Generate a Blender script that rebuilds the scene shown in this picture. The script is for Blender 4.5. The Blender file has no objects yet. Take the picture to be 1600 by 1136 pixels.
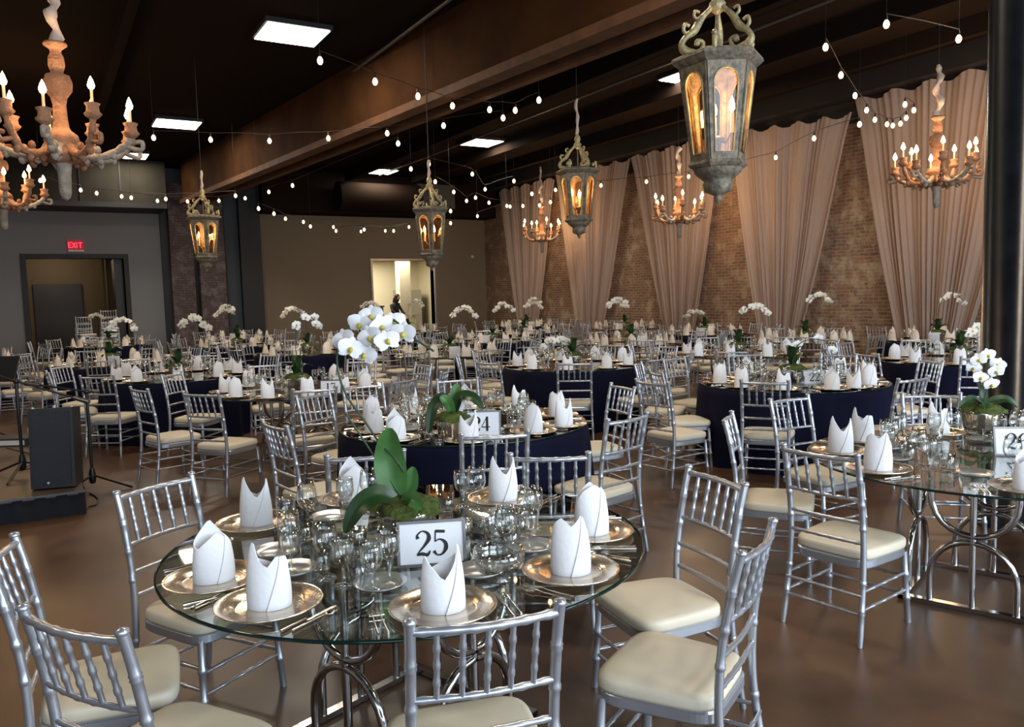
import bpy, math, random
from mathutils import Vector, Matrix, noise
R = math.radians; PI = math.pi
rnd = random.Random(7)
scene = bpy.context.scene
col = scene.collection

# ---------------------------------------------------------------- camera
FPX, CAM_H, HOR, ROLL, YAW = 1244.0, 1.71, 460.0, R(1.5), R(30.4)
_p = math.atan((568 - HOR) / FPX)
FW = Vector((math.sin(YAW) * math.cos(_p), math.cos(YAW) * math.cos(_p), -math.sin(_p)))
_a = Vector((math.cos(YAW), -math.sin(YAW), 0)); _b = _a.cross(FW)
RT = _a * math.cos(ROLL) - _b * math.sin(ROLL)
UP = _b * math.cos(ROLL) + _a * math.sin(ROLL)
CAM = Vector((0, 0, CAM_H))
cd = bpy.data.cameras.new('camera'); co = bpy.data.objects.new('camera', cd); col.objects.link(co)
cd.sensor_width = 36; cd.lens = FPX * 36 / 1600; cd.clip_end = 200
co.matrix_world = Matrix(((RT.x, UP.x, -FW.x, CAM.x), (RT.y, UP.y, -FW.y, CAM.y), (RT.z, UP.z, -FW.z, CAM.z), (0, 0, 0, 1)))
scene.camera = co

def ray(px, py): return FW + RT * ((px - 800) / FPX) - UP * ((py - 568) / FPX)
def at(px, py, z):
    r = ray(px, py); return CAM + r * ((z - CAM_H) / r.z)
def at_d(px, py, d): return CAM + ray(px, py) * d
def at_Y(px, py, Y):
    r = ray(px, py); return CAM + r * (Y / r.y)
def to_px(p):
    v = Vector(p) - CAM; d = v.dot(FW)
    return 800 + FPX * v.dot(RT) / d, 568 - FPX * v.dot(UP) / d, d

# ---------------------------------------------------------------- view, world, lights
vs = scene.view_settings
vs.view_transform = 'Standard'; vs.look = 'None'; vs.gamma = 1; vs.use_curve_mapping = False
vs.exposure = 0.3
try:
    scene.cycles.max_bounces = 10; scene.cycles.diffuse_bounces = 3; scene.cycles.glossy_bounces = 3
    scene.cycles.transmission_bounces = 6; scene.cycles.transparent_max_bounces = 24
    scene.cycles.caustics_reflective = False; scene.cycles.caustics_refractive = False
    scene.cycles.sample_clamp_indirect = 3.0; scene.cycles.use_denoising = True
    scene.cycles.blur_glossy = 0.6
except Exception: pass
W = bpy.data.worlds.new('world'); scene.world = W; W.use_nodes = True
W.node_tree.nodes['Background'].inputs[0].default_value = (0.55, 0.62, 0.75, 1)
W.node_tree.nodes['Background'].inputs[1].default_value = 0.15

WX, YF, CZ = 14.5, 26.5, 5.8        # curtained wall, far wall, ceiling
XL, YB = -6.0, -3.6                 # hidden side wall and the window wall behind the viewer

def area(name, loc, size, power, color, direction):
    l = bpy.data.lights.new(name, 'AREA'); l.shape = 'RECTANGLE'; l.size, l.size_y = size; l.energy = power; l.color = color
    o = bpy.data.objects.new(name, l); col.objects.link(o); o.location = loc
    o.rotation_euler = Vector(direction).to_track_quat('-Z', 'Y').to_euler(); return o
def point(name, loc, power, color, radius=0.1):
    l = bpy.data.lights.new(name, 'POINT'); l.energy = power; l.color = color; l.shadow_soft_size = radius
    o = bpy.data.objects.new(name, l); col.objects.link(o); o.location = loc; return o
DAY = (0.74, 0.86, 1.0)
for x, pw in ((-3.2, 85), (0.8, 160), (4.8, 345), (8.8, 320)):
    area('window_daylight', (x, YB + 0.12, 2.15), (3.0, 2.9), pw, DAY, (0.0, 1, -0.2))

# ---------------------------------------------------------------- materials
def mat(name, color, rough=0.5, metal=0.0, emit=None, estr=0, spec=None, trans=0, noise_=None, bump=None, sub=None, coat=0):
    m = bpy.data.materials.new(name); m.use_nodes = True
    nt = m.node_tree; b = nt.nodes['Principled BSDF']
    b.inputs['Base Color'].default_value = (*color, 1); b.inputs['Roughness'].default_value = rough
    b.inputs['Metallic'].default_value = metal
    if spec is not None: b.inputs['Specular IOR Level'].default_value = spec
    if coat: b.inputs['Coat Weight'].default_value = coat
    if emit: b.inputs['Emission Color'].default_value = (*emit, 1); b.inputs['Emission Strength'].default_value = estr
    if trans: b.inputs['Transmission Weight'].default_value = trans
    tc = None
    if noise_ or bump:
        tc = nt.nodes.new('ShaderNodeTexCoord')
    if noise_:
        c2, scale, detail = noise_
        n = nt.nodes.new('ShaderNodeTexNoise'); n.inputs['Scale'].default_value = scale; n.inputs['Detail'].default_value = detail
        nt.links.new(tc.outputs['Object'], n.inputs['Vector'])
        r = nt.nodes.new('ShaderNodeValToRGB'); r.color_ramp.elements[0].position = 0.35; r.color_ramp.elements[1].position = 0.65
        r.color_ramp.elements[0].color = (*color, 1); r.color_ramp.elements[1].color = (*c2, 1)
        nt.links.new(n.outputs['Fac'], r.inputs['Fac']); nt.links.new(r.outputs['Color'], b.inputs['Base Color'])
    if bump:
        scale, strength = bump
        n = nt.nodes.new('ShaderNodeTexNoise'); n.inputs['Scale'].default_value = scale; n.inputs['Detail'].default_value = 4
        nt.links.new(tc.outputs['Object'], n.inputs['Vector'])
        bp = nt.nodes.new('ShaderNodeBump'); bp.inputs['Strength'].default_value = strength; bp.inputs['Distance'].default_value = 0.02
        nt.links.new(n.outputs['Fac'], bp.inputs['Height']); nt.links.new(bp.outputs['Normal'], b.inputs['Normal'])
    return m
def emitter(name, color, strength, sample=True):
    m = mat(name, color, 0.5, emit=color, estr=strength)
    if not sample:
        try: m.cycles.emission_sampling = 'NONE'
        except Exception: pass
    return m
def clear_glass(name, tint, gloss=1.0, rough=0.02, f0=0.05, pw=4.0):
    """thin clear glass: transparent, with reflection rising towards grazing angles"""
    m = bpy.data.materials.new(name); m.use_nodes = True; nt = m.node_tree; nt.nodes.clear()
    out = nt.nodes.new('ShaderNodeOutputMaterial'); mx = nt.nodes.new('ShaderNodeMixShader')
    tr = nt.nodes.new('ShaderNodeBsdfTransparent'); tr.inputs[0].default_value = (*tint, 1)
    gl = nt.nodes.new('ShaderNodeBsdfGlossy'); gl.inputs['Roughness'].default_value = rough; gl.inputs[0].default_value = (gloss, gloss, gloss, 1)
    lw = nt.nodes.new('ShaderNodeLayerWeight'); lw.inputs[0].default_value = 0.5
    pwn = nt.nodes.new('ShaderNodeMath'); pwn.operation = 'POWER'; pwn.inputs[1].default_value = pw
    ma = nt.nodes.new('ShaderNodeMath'); ma.operation = 'MULTIPLY_ADD'; ma.inputs[1].default_value = 1 - f0; ma.inputs[2].default_value = f0
    nt.links.new(lw.outputs['Facing'], pwn.inputs[0]); nt.links.new(pwn.outputs[0], ma.inputs[0]); nt.links.new(ma.outputs[0], mx.inputs[0])
    nt.links.new(tr.outputs[0], mx.inputs[1]); nt.links.new(gl.outputs[0], mx.inputs[2])
    nt.links.new(mx.outputs[0], out.inputs[0]); return m

M = {}
M['silver'] = mat('silver_paint', (0.50, 0.53, 0.58), 0.3, 0.72)
M['cushion'] = mat('ivory_vinyl', (0.74, 0.67, 0.52), 0.55, bump=(9, 0.15))
M['linen'] = mat('white_linen', (0.92, 0.92, 0.93), 0.85, bump=(60, 0.08))
M['linen_warm'] = mat('cream_linen', (0.88, 0.8, 0.68), 0.85)
M['charger'] = mat('silver_gold_charger', (0.78, 0.66, 0.52), 0.22, 0.9, bump=(14, 0.12))
M['cutlery'] = mat('polished_cutlery', (0.75, 0.7, 0.62), 0.15, 1.0)
M['chrome'] = mat('chrome', (0.5, 0.49, 0.48), 0.14, 1.0)
M['navy'] = mat('navy_cloth', (0.005, 0.006, 0.022), 0.9, spec=0.15, bump=(30, 0.1))
M['crystal'] = clear_glass('crystal', (0.96, 0.975, 0.97), 1.0, 0.03, 0.085, 2.4)
M['table_glass'] = clear_glass('table_glass', (0.82, 0.87, 0.84), 0.95, 0.02, 0.06, 3.2)
M['glass_edge'] = mat('green_glass_edge', (0.006, 0.022, 0.018), 0.1)
M['lantern_glass'] = clear_glass('lantern_glass', (0.9, 0.68, 0.45), 0.8, 0.08, 0.06, 3.0)
M['petal'] = mat('white_petal', (0.9, 0.92, 0.94), 0.6)
M['petal_warm'] = mat('cream_petal', (0.9, 0.86, 0.76), 0.6)
M['lip'] = mat('yellow_lip', (0.6, 0.5, 0.08), 0.5)
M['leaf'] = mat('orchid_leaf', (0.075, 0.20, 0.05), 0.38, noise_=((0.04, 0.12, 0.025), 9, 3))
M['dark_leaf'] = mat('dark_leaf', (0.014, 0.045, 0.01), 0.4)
M['stem'] = mat('green_stem', (0.03, 0.06, 0.025), 0.5)
M['moss'] = mat('moss', (0.03, 0.06, 0.008), 0.95, noise_=((0.09, 0.12, 0.02), 25, 5), bump=(45, 1.0))
M['mercury'] = mat('mercury_glass', (0.68, 0.66, 0.58), 0.16, 0.92, bump=(20, 0.25))
M['card'] = mat('white_card', (0.85, 0.87, 0.9), 0.7)
M['pewter'] = mat('pewter_frame', (0.14, 0.14, 0.14), 0.3, 0.8)
M['ink'] = mat('black_ink', (0.012, 0.012, 0.014), 0.7)
M['black'] = mat('black_satin', (0.008, 0.008, 0.009), 0.35)
M['black_cloth'] = mat('black_skirt', (0.006, 0.007, 0.012), 0.9)
M['speaker'] = mat('navy_grille', (0.008, 0.011, 0.018), 0.6, bump=(200, 0.3))
M['carved'] = mat('carved_wood', (0.42, 0.20, 0.10), 0.7, noise_=((0.25, 0.13, 0.075), 8, 5), bump=(35, 0.8))
M['carved_grey'] = mat('whitewashed_wood', (0.25, 0.22, 0.18), 0.75, noise_=((0.4, 0.34, 0.27), 12, 5), bump=(30, 0.8))
M['sleeve'] = mat('silk_sleeve', (0.55, 0.45, 0.38), 0.75, bump=(18, 0.6))
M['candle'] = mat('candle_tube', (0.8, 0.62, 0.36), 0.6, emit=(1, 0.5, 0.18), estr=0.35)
M['flame'] = emitter('candle_bulb', (1.0, 0.66, 0.32), 26, False)
M['bulb'] = emitter('string_bulb', (1.0, 0.72, 0.42), 4.5, False)
M['tube'] = emitter('fluorescent', (1.0, 0.93, 0.80), 9, False)
M['socket'] = mat('socket', (0.015, 0.012, 0.01), 0.5)
M['patina'] = mat('verdigris_metal', (0.10, 0.095, 0.08), 0.6, 0.3, noise_=((0.27, 0.22, 0.15), 22, 8), bump=(30, 0.5))
M['gilt'] = mat('aged_gilt', (0.52, 0.42, 0.2), 0.5, 0.35, noise_=((0.3, 0.26, 0.16), 18, 5), bump=(30, 0.6))
M['curtain'] = None
M['grey_wall'] = mat('grey_wall', (0.22, 0.225, 0.235), 0.85, bump=(3, 0.05))
M['taupe_wall'] = mat('taupe_wall', (0.21, 0.17, 0.115), 0.85, bump=(3, 0.05))
M['slate'] = mat('slate_wall', (0.07, 0.085, 0.095), 0.8)
M['charcoal'] = mat('charcoal_trim', (0.012, 0.012, 0.013), 0.6)
M['soffit'] = mat('soffit_panel', (0.038, 0.034, 0.026), 0.9, spec=0.1, noise_=((0.028, 0.025, 0.02), 2, 4))
M['ceiling'] = mat('dark_ceiling', (0.017, 0.011, 0.008), 0.95, spec=0.05, bump=(2, 0.1))
M['beam'] = mat('brown_beam', (0.062, 0.026, 0.009), 0.9, spec=0.08, noise_=((0.036, 0.015, 0.006), 1.5, 5), bump=(6, 0.2))
M['beam_edge'] = mat('lighter_beam_edge', (0.13, 0.058, 0.028), 0.7, spec=0.2, noise_=((0.08, 0.042, 0.025), 4, 4))  # flanges in a lighter, mottled brown than the web
M['column'] = mat('black_column', (0.004, 0.005, 0.007), 0.24, noise_=((0.008, 0.009, 0.012), 6, 4), bump=(5, 0.06))
M['cream'] = mat('cream_wall', (0.62, 0.55, 0.40), 0.8)
M['steel'] = mat('steel_panel', (0.4, 0.4, 0.38), 0.35, 0.7)
M['hall'] = mat('hallway_wall', (0.15, 0.11, 0.065), 0.85)
M['drape'] = mat('olive_drape', (0.22, 0.16, 0.08), 0.9)
M['door_dark'] = mat('dark_door', (0.02, 0.014, 0.012), 0.5)
M['skin'] = mat('skin', (0.5, 0.3, 0.2), 0.6)
M['hair'] = mat('dark_hair', (0.012, 0.008, 0.006), 0.6)
M['dress'] = mat('black_clothes', (0.01, 0.01, 0.012), 0.8)
M['red_sign'] = emitter('red_letters', (1.0, 0.03, 0.06), 2.2, False)
M['sign_body'] = mat('sign_housing', (0.2, 0.01, 0.02), 0.5, emit=(0.6, 0.0, 0.03), estr=0.25)
M['white'] = mat('white_plastic', (0.7, 0.7, 0.7), 0.5)

def floor_mat():
    m = bpy.data.materials.new('polished_concrete'); m.use_nodes = True; nt = m.node_tree; b = nt.nodes['Principled BSDF']
    tc = nt.nodes.new('ShaderNodeTexCoord')
    def nz(s, d):
        n = nt.nodes.new('ShaderNodeTexNoise'); n.inputs['Scale'].default_value = s; n.inputs['Detail'].default_value = d
        nt.links.new(tc.outputs['Object'], n.inputs['Vector']); return n
    n1, n2 = nz(0.55, 6), nz(3.2, 8)
    mx = nt.nodes.new('ShaderNodeMath'); mx.operation = 'MULTIPLY_ADD'; mx.inputs[1].default_value = 0.45
    nt.links.new(n2.outputs['Fac'], mx.inputs[0]); nt.links.new(n1.outputs['Fac'], mx.inputs[2])
    r = nt.nodes.new('ShaderNodeValToRGB'); cr = r.color_ramp
    cr.elements[0].position = 0.5; cr.elements[0].color = (0.04, 0.021, 0.011, 1)
    cr.elements[1].position = 0.95; cr.elements[1].color = (0.155, 0.086, 0.048, 1)
    e = cr.elements.new(0.72); e.color = (0.095, 0.049, 0.026, 1)
    nt.links.new(mx.outputs[0], r.inputs['Fac']); nt.links.new(r.outputs['Color'], b.inputs['Base Color'])
    rr = nt.nodes.new('ShaderNodeMapRange'); rr.inputs['To Min'].default_value = 0.26; rr.inputs['To Max'].default_value = 0.5
    nt.links.new(n2.outputs['Fac'], rr.inputs['Value']); nt.links.new(rr.outputs['Result'], b.inputs['Roughness'])
    bp = nt.nodes.new('ShaderNodeBump'); bp.inputs['Strength'].default_value = 0.05; bp.inputs['Distance'].default_value = 0.02
    nt.links.new(n2.outputs['Fac'], bp.inputs['Height']); nt.links.new(bp.outputs['Normal'], b.inputs['Normal'])
    return m
M['floor'] = floor_mat()

def brick_mat(name, c1, c2, mortar, plaster, axis='YZ', scale=1.0):
    m = bpy.data.materials.new(name); m.use_nodes = True; nt = m.node_tree; b = nt.nodes['Principled BSDF']
    tc = nt.nodes.new('ShaderNodeTexCoord'); sp = nt.nodes.new('ShaderNodeSeparateXYZ'); cb = nt.nodes.new('ShaderNodeCombineXYZ')
    nt.links.new(tc.outputs['Object'], sp.inputs[0])
    nt.links.new(sp.outputs['Y' if axis == 'YZ' else 'X'], cb.inputs['X']); nt.links.new(sp.outputs['Z'], cb.inputs['Y'])
    br = nt.nodes.new('ShaderNodeTexBrick'); br.inputs['Color1'].default_value = (*c1, 1); br.inputs['Color2'].default_value = (*c2, 1)
    br.inputs['Mortar'].default_value = (*mortar, 1); br.inputs['Scale'].default_value = scale; br.inputs['Mortar Size'].default_value = 0.012
    br.inputs['Brick Width'].default_value = 0.22; br.inputs['Row Height'].default_value = 0.075; br.inputs['Mortar Smooth'].default_value = 0.6; br.inputs['Bias'].default_value = -0.1
    dn = nt.nodes.new('ShaderNodeTexNoise'); dn.inputs['Scale'].default_value = 7; dn.inputs['Detail'].default_value = 3; nt.links.new(tc.outputs['Object'], dn.inputs['Vector'])
    vm = nt.nodes.new('ShaderNodeVectorMath'); vm.operation = 'MULTIPLY_ADD'; vm.inputs[1].default_value = (0.05, 0.05, 0)
    nt.links.new(dn.outputs['Color'], vm.inputs[0]); nt.links.new(cb.outputs[0], vm.inputs[2]); nt.links.new(vm.outputs[0], br.inputs['Vector'])
    n = nt.nodes.new('ShaderNodeTexNoise'); n.inputs['Scale'].default_value = 2.6; n.inputs['Detail'].default_value = 12; n.inputs['Roughness'].default_value = 0.72
    nt.links.new(tc.outputs['Object'], n.inputs['Vector'])
    rp = nt.nodes.new('ShaderNodeValToRGB'); rp.color_ramp.elements[0].position = 0.50; rp.color_ramp.elements[1].position = 0.62
    nt.links.new(n.outputs['Fac'], rp.inputs['Fac'])
    mx = nt.nodes.new('ShaderNodeMix'); mx.data_type = 'RGBA'; mx.inputs[7].default_value = (*plaster, 1)
    ml = nt.nodes.new('ShaderNodeMath'); ml.operation = 'MULTIPLY'; ml.inputs[1].default_value = 0.8
    nt.links.new(rp.outputs['Color'], ml.inputs[0]); nt.links.new(ml.outputs[0], mx.inputs[0]); nt.links.new(br.outputs['Color'], mx.inputs[6])
    nt.links.new(mx.outputs[2], b.inputs['Base Color']); b.inputs['Roughness'].default_value = 0.9
    bp = nt.nodes.new('ShaderNodeBump'); bp.inputs['Strength'].default_value = 0.7; bp.inputs['Distance'].default_value = 0.02; bp.invert = True
    nt.links.new(br.outputs['Fac'], bp.inputs['Height']); nt.links.new(bp.outputs['Normal'], b.inputs['Normal'])
    return m
M['brick'] = brick_mat('old_brick', (0.30, 0.155, 0.10), (0.17, 0.11, 0.075), (0.38, 0.31, 0.22), (0.52, 0.42, 0.29))
M['pillar_brick'] = brick_mat('pillar_brick', (0.12, 0.08, 0.08), (0.07, 0.055, 0.055), (0.06, 0.05, 0.05), (0.20, 0.16, 0.16), 'XZ')
def curtain_mat():
    m = bpy.data.materials.new('sheer_mauve_fabric'); m.use_nodes = True; nt = m.node_tree; nt.nodes.clear()
    out = nt.nodes.new('ShaderNodeOutputMaterial')
    d = nt.nodes.new('ShaderNodeBsdfDiffuse'); d.inputs[0].default_value = (0.60, 0.48, 0.41, 1)
    t = nt.nodes.new('ShaderNodeBsdfTranslucent'); t.inputs[0].default_value = (0.60, 0.44, 0.36, 1)
    tr = nt.nodes.new('ShaderNodeBsdfTransparent')
    a = nt.nodes.new('ShaderNodeMixShader'); a.inputs[0].default_value = 0.3
    b = nt.nodes.new('ShaderNodeMixShader'); b.inputs[0].default_value = 0.14
    nt.links.new(d.outputs[0], a.inputs[1]); nt.links.new(t.outputs[0], a.inputs[2])
    nt.links.new(a.outputs[0], b.inputs[1]); nt.links.new(tr.outputs[0], b.inputs[2]); nt.links.new(b.outputs[0], out.inputs[0]); return m
M['curtain'] = curtain_mat()

# ---------------------------------------------------------------- mesh helpers
class MB:
    def __init__(s): s.v = []; s.f = []; s.m = []; s.s = []
    def face(s, idx, mi=0, sm=False): s.f.append(tuple(idx)); s.m.append(mi); s.s.append(sm)
    def box(s, a, b, mi=0, rot=None, org=None):
        n = len(s.v)
        for z in (a[2], b[2]):
            for (x, y) in ((a[0], a[1]), (b[0], a[1]), (b[0], b[1]), (a[0], b[1])):
                p = Vector((x, y, z))
                if rot is not None: p = rot @ p
                if org is not None: p = p + Vector(org)
                s.v.append(p)
        for q in ((0, 3, 2, 1), (4, 5, 6, 7), (0, 1, 5, 4), (1, 2, 6, 5), (2, 3, 7, 6), (3, 0, 4, 7)): s.face([n + i for i in q], mi)
        return s
    def grid(s, rows, mi=0, sm=True, closed=False):
        n = len(s.v); c = len(rows[0])
        for r in rows: s.v.extend(Vector(p) for p in r)
        for i in range(len(rows) - 1):
            for j in range(c if closed else c - 1):
                k = (j + 1) % c
                s.face((n + i * c + j, n + i * c + k, n + (i + 1) * c + k, n + (i + 1) * c + j), mi, sm)
        return n
    def cap(s, ring, mi=0, flip=False):
        n = len(s.v); s.v.extend(Vector(p) for p in ring); ids = list(range(n, n + len(ring)))
        s.face(ids[::-1] if flip else ids, mi)
    def lathe(s, prof, n=16, mi=0, org=(0, 0, 0), sm=True, caps=True, wob=None, mtx=None):
        rows = []
        for (r, z) in prof:
            row = []
            for k in range(n):
                t = 2 * PI * k / n; rr = r * (1 if wob is None else wob(t, z))
                p = Vector((rr * math.cos(t), rr * math.sin(t), z))
                if mtx is not None: p = mtx @ p
                row.append(p + Vector(org))
            rows.append(row)
        s.grid(rows, mi, sm, True)
        if caps:
            if prof[0][0] > 1e-5: s.cap(rows[0], mi, True)
            if prof[-1][0] > 1e-5: s.cap(rows[-1], mi)
        return s
    def tube(s, pts, rad, n=8, mi=0, caps=True, sm=True, flat=1.0):
        pts = [Vector(p) for p in pts]; m = len(pts)
        rad = [rad] * m if not hasattr(rad, '__len__') else rad
        rows = []; pu = None
        for i, p in enumerate(pts):
            t = (pts[min(i + 1, m - 1)] - pts[max(i - 1, 0)])
            t = t.normalized() if t.length > 1e-9 else Vector((0, 0, 1))
            if pu is None:
                pu = Vector((0, 0, 1)) if abs(t.z) < 0.9 else Vector((1, 0, 0))
            u = (pu - t * pu.dot(t)).normalized(); w = t.cross(u); pu = u
            rows.append([p + (u * math.cos(2 * PI * k / n) + w * math.sin(2 * PI * k / n) * flat) * rad[i] for k in range(n)])
        s.grid(rows, mi, sm, True)
        if caps: s.cap(rows[0], mi, True); s.cap(rows[-1], mi)
        return s
    def ball(s, c, r, n=10, mi=0, sq=(1, 1, 1)):
        rows = []
        for i in range(n // 2 + 1):
            ph = PI * i / (n // 2)
            rows.append([Vector(c) + Vector((r * sq[0] * math.sin(ph) * math.cos(2 * PI * k / n), r * sq[1] * math.sin(ph) * math.sin(2 * PI * k / n), -r * sq[2] * math.cos(ph))) for k in range(n)])
        s.grid(rows, mi, True, True); return s
    def mesh(s, name, mats):
        me = bpy.data.meshes.new(name); me.from_pydata([tuple(v) for v in s.v], [], s.f)
        for m in (mats if isinstance(mats, (list, tuple)) else [mats]): me.materials.append(m)
        me.polygons.foreach_set('material_index', s.m); me.polygons.foreach_set('use_smooth', s.s); me.update()
        return me
    def build(s, name, mats, parent=None, loc=None, rotz=None):
        return put(name, s.mesh(name, mats), parent, loc, rotz)
def put(name, me, parent=None, loc=None, rotz=None):
    o = bpy.data.objects.new(name, me); col.objects.link(o)
    if parent is not None: o.parent = parent
    if loc is not None: o.location = loc
    if rotz is not None: o.rotation_euler = (0, 0, rotz)
    return o
def tag(o, label=None, cat=None, group=None, kind=None):
    if label: o['label'] = label
    if cat: o['category'] = cat
    if group: o['group'] = group
    if kind: o['kind'] = kind
    return o
def thing(name, label, cat, loc=(0, 0, 0), rotz=0, group=None):
    o = bpy.data.objects.new(name, None); col.objects.link(o); o.location = loc; o.rotation_euler = (0, 0, rotz)
    o.empty_display_size = 0.05
    return tag(o, label, cat, group)
KIDS = {}
def children(o):
    return [c for c in scene.objects if c.parent == o] if o.name not in KIDS else KIDS[o.name]
def copy_thing(src, loc, rotz, label, group=None, kids=None):
    """kids: list of (child, [grandchildren])"""
    r = src.copy(); col.objects.link(r); r.location = loc; r.rotation_euler = (0, 0, rotz)
    r['label'] = label
    if group: r['group'] = group
    for ch, gs in (kids or []):
        c = ch.copy(); col.objects.link(c); c.parent = r
        for g in gs:
            d = g.copy(); col.objects.link(d); d.parent = c
    return r
def kids_of(o):
    cs = [c for c in scene.objects if c.parent is o or c.parent == o]
    return [(c, [g for g in scene.objects if g.parent == c]) for c in cs]
def struct(mb, name, mats, **k):
    return tag(mb.build(name, mats, **k), kind='structure')
def bez(p0, p1, p2, p3, n):
    out = []
    for i in range(n + 1):
        t = i / n; a = (1 - t)
        out.append(Vector(p0) * a ** 3 + Vector(p1) * 3 * a * a * t + Vector(p2) * 3 * a * t * t + Vector(p3) * t ** 3)
    return out
def spline(pts, n=6):
    pts = [Vector(p) for p in pts]; out = []
    for i in range(len(pts) - 1):
        p0 = pts[max(i - 1, 0)]; p1 = pts[i]; p2 = pts[i + 1]; p3 = pts[min(i + 2, len(pts) - 1)]
        for k in range(n):
            t = k / n
            out.append(0.5 * ((2 * p1) + (p2 - p0) * t + (2 * p0 - 5 * p1 + 4 * p2 - p3) * t * t + (3 * p1 - p0 - 3 * p2 + p3) * t ** 3))
    out.append(pts[-1]); return out

# ---------------------------------------------------------------- the room
struct(MB().box((XL, YB, -0.1), (WX, YF + 5, 0)), 'floor', M['floor'])
struct(MB().box((XL, YB, CZ), (WX, YF + 0.3, CZ + 0.15)), 'ceiling', M['ceiling'])
struct(MB().box((WX, YB, 0), (WX + 0.3, YF + 0.3, CZ)), 'wall_right', M['brick'])
struct(MB().box((XL - 0.2, YB, 0), (XL, YF + 0.3, CZ)), 'wall_left', M['grey_wall'])
# far wall, with the doorway (door_1) and the kitchen opening
DX0, DX1, DZ = -0.3, 2.2, 3.08
KX0, KX1, KZ = 10.0, 12.35, 3.0
b = MB(); b.box((XL, YF, 0), (DX0, YF + 0.3, CZ)); b.box((DX1, YF, 0), (3.3, YF + 0.3, CZ)); b.box((DX0, YF, DZ), (DX1, YF + 0.3, CZ))
struct(b, 'wall_far', M['grey_wall'])
b = MB(); b.box((6.15, YF, 0), (KX0, YF + 0.3, CZ)); b.box((KX1, YF, 0), (WX, YF + 0.3, CZ)); b.box((KX0, YF, KZ), (KX1, YF + 0.3, CZ))
struct(b, 'wall_far', M['taupe_wall'])
b = MB(); b.box((3.3, YF, 0), (6.15, YF + 0.3, CZ)); struct(b, 'wall_far', M['slate'])
struct(MB().box((5.55, YF - 0.25, 0), (6.2, YF, CZ)), 'trim_1', M['charcoal'])
for i, (x0, x1, d) in enumerate(((3.45, 4.1, 0.5), (4.25, 5.0, 0.55))):
    tag(MB().box((x0, YF - d, 0), (x1, YF, 5.3 if i == 0 else CZ)).build('brick_pillar', M['pillar_brick']), kind='structure')
struct(MB().box((4.1, YF - 0.12, 0), (4.25, YF, CZ)), 'trim_2', M['charcoal'])
struct(MB().box((3.25, YF - 0.12, 0), (3.45, YF, CZ)), 'trim_3', M['charcoal'])
struct(MB().box((5.0, YF - 0.12, 0), (5.12, YF, CZ)), 'trim_4', M['charcoal'])
# wall behind the viewer: four tall windows
b = MB(); xs = [XL] + [v for x in (-3.2, 0.8, 4.8, 8.8) for v in (x - 1.5, x + 1.5)] + [WX]
for i in range(0, len(xs), 2): b.box((xs[i], YB - 0.2, 0), (xs[i + 1], YB, CZ))
b.box((XL, YB - 0.2, 0), (WX, YB, 0.65)); b.box((XL, YB - 0.2, 3.65), (WX, YB, CZ))
struct(b, 'wall_back', M['grey_wall'])
for i, x in enumerate((-3.2, 0.8, 4.8, 8.8)):
    b = MB()
    for u in (-1.5, -0.5, 0.5, 1.44): b.box((x + u, YB - 0.15, 0.65), (x + u + 0.06, YB - 0.08, 3.65))
    for z in (0.65, 2.5, 3.59): b.box((x - 1.5, YB - 0.15, z), (x + 1.5, YB - 0.08, z + 0.06))
    struct(b, 'window_%d' % (i + 1), M['charcoal'])
# door frames
def frame(name, x0, x1, z, m, w=0.1, y=YF):
    b = MB(); b.box((x0 - w, y - 0.06, 0), (x0, y + 0.32, z)); b.box((x1, y - 0.06, 0), (x1 + w, y + 0.32, z)); b.box((x0 - w, y - 0.06, z), (x1 + w, y + 0.32, z + w))
    return struct(b, name, m)
frame('door_1', DX0, DX1, DZ, M['charcoal'], 0.13)
frame('door_2', KX0, KX1, KZ, M['steel'], 0.07)
# dim hallway behind door_1
b = MB(); b.box((DX0 - 1.5, YF + 4.2, 0), (DX1 + 1.5, YF + 4.35, 3.6)); b.box((DX0 - 1.6, YF + 0.3, 0), (DX0 - 1.5, YF + 4.3, 3.6)); b.box((DX1 + 1.5, YF + 0.3, 0), (DX1 + 1.6, YF + 4.3, 3.6)); b.box((DX0 - 1.5, YF + 0.3, 3.5), (DX1 + 1.5, YF + 4.3, 3.6))
struct(b, 'wall_hallway', M['hall'])
struct(MB().box((-0.2, YF + 4.08, 0), (1.2, YF + 4.2, 2.45)), 'door_3', M['door_dark'])
b = MB()
rows = [[(1.75 + 0.9 * u / 24 , YF + 2.2 + 0.06 * math.sin(u * 1.7), z) for u in range(25)] for z in (0.02, 1.7, 3.45)]
b.grid(rows); tag(b.build('hall_drape', M['drape']), 'olive brown drape hanging inside the dim doorway', 'curtain')
struct(MB().box((DX1 - 0.25, YF + 0.3, 0), (DX1 - 0.02, YF + 1.3, DZ)), 'door_4', M['door_dark'])
point('hall_lamp', (0.4, YF + 2.4, 3.1), 30, (1, 0.8, 0.5), 0.2)
tag(MB().lathe([(0.001, -0.05), (0.12, -0.05), (0.14, 0), (0.14, 0.04)], 14).build('hall_downlight', M['tube'], loc=(0.4, YF + 3.3, 3.46)), 'small round ceiling lamp seen inside the dim doorway', 'lamp')
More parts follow.
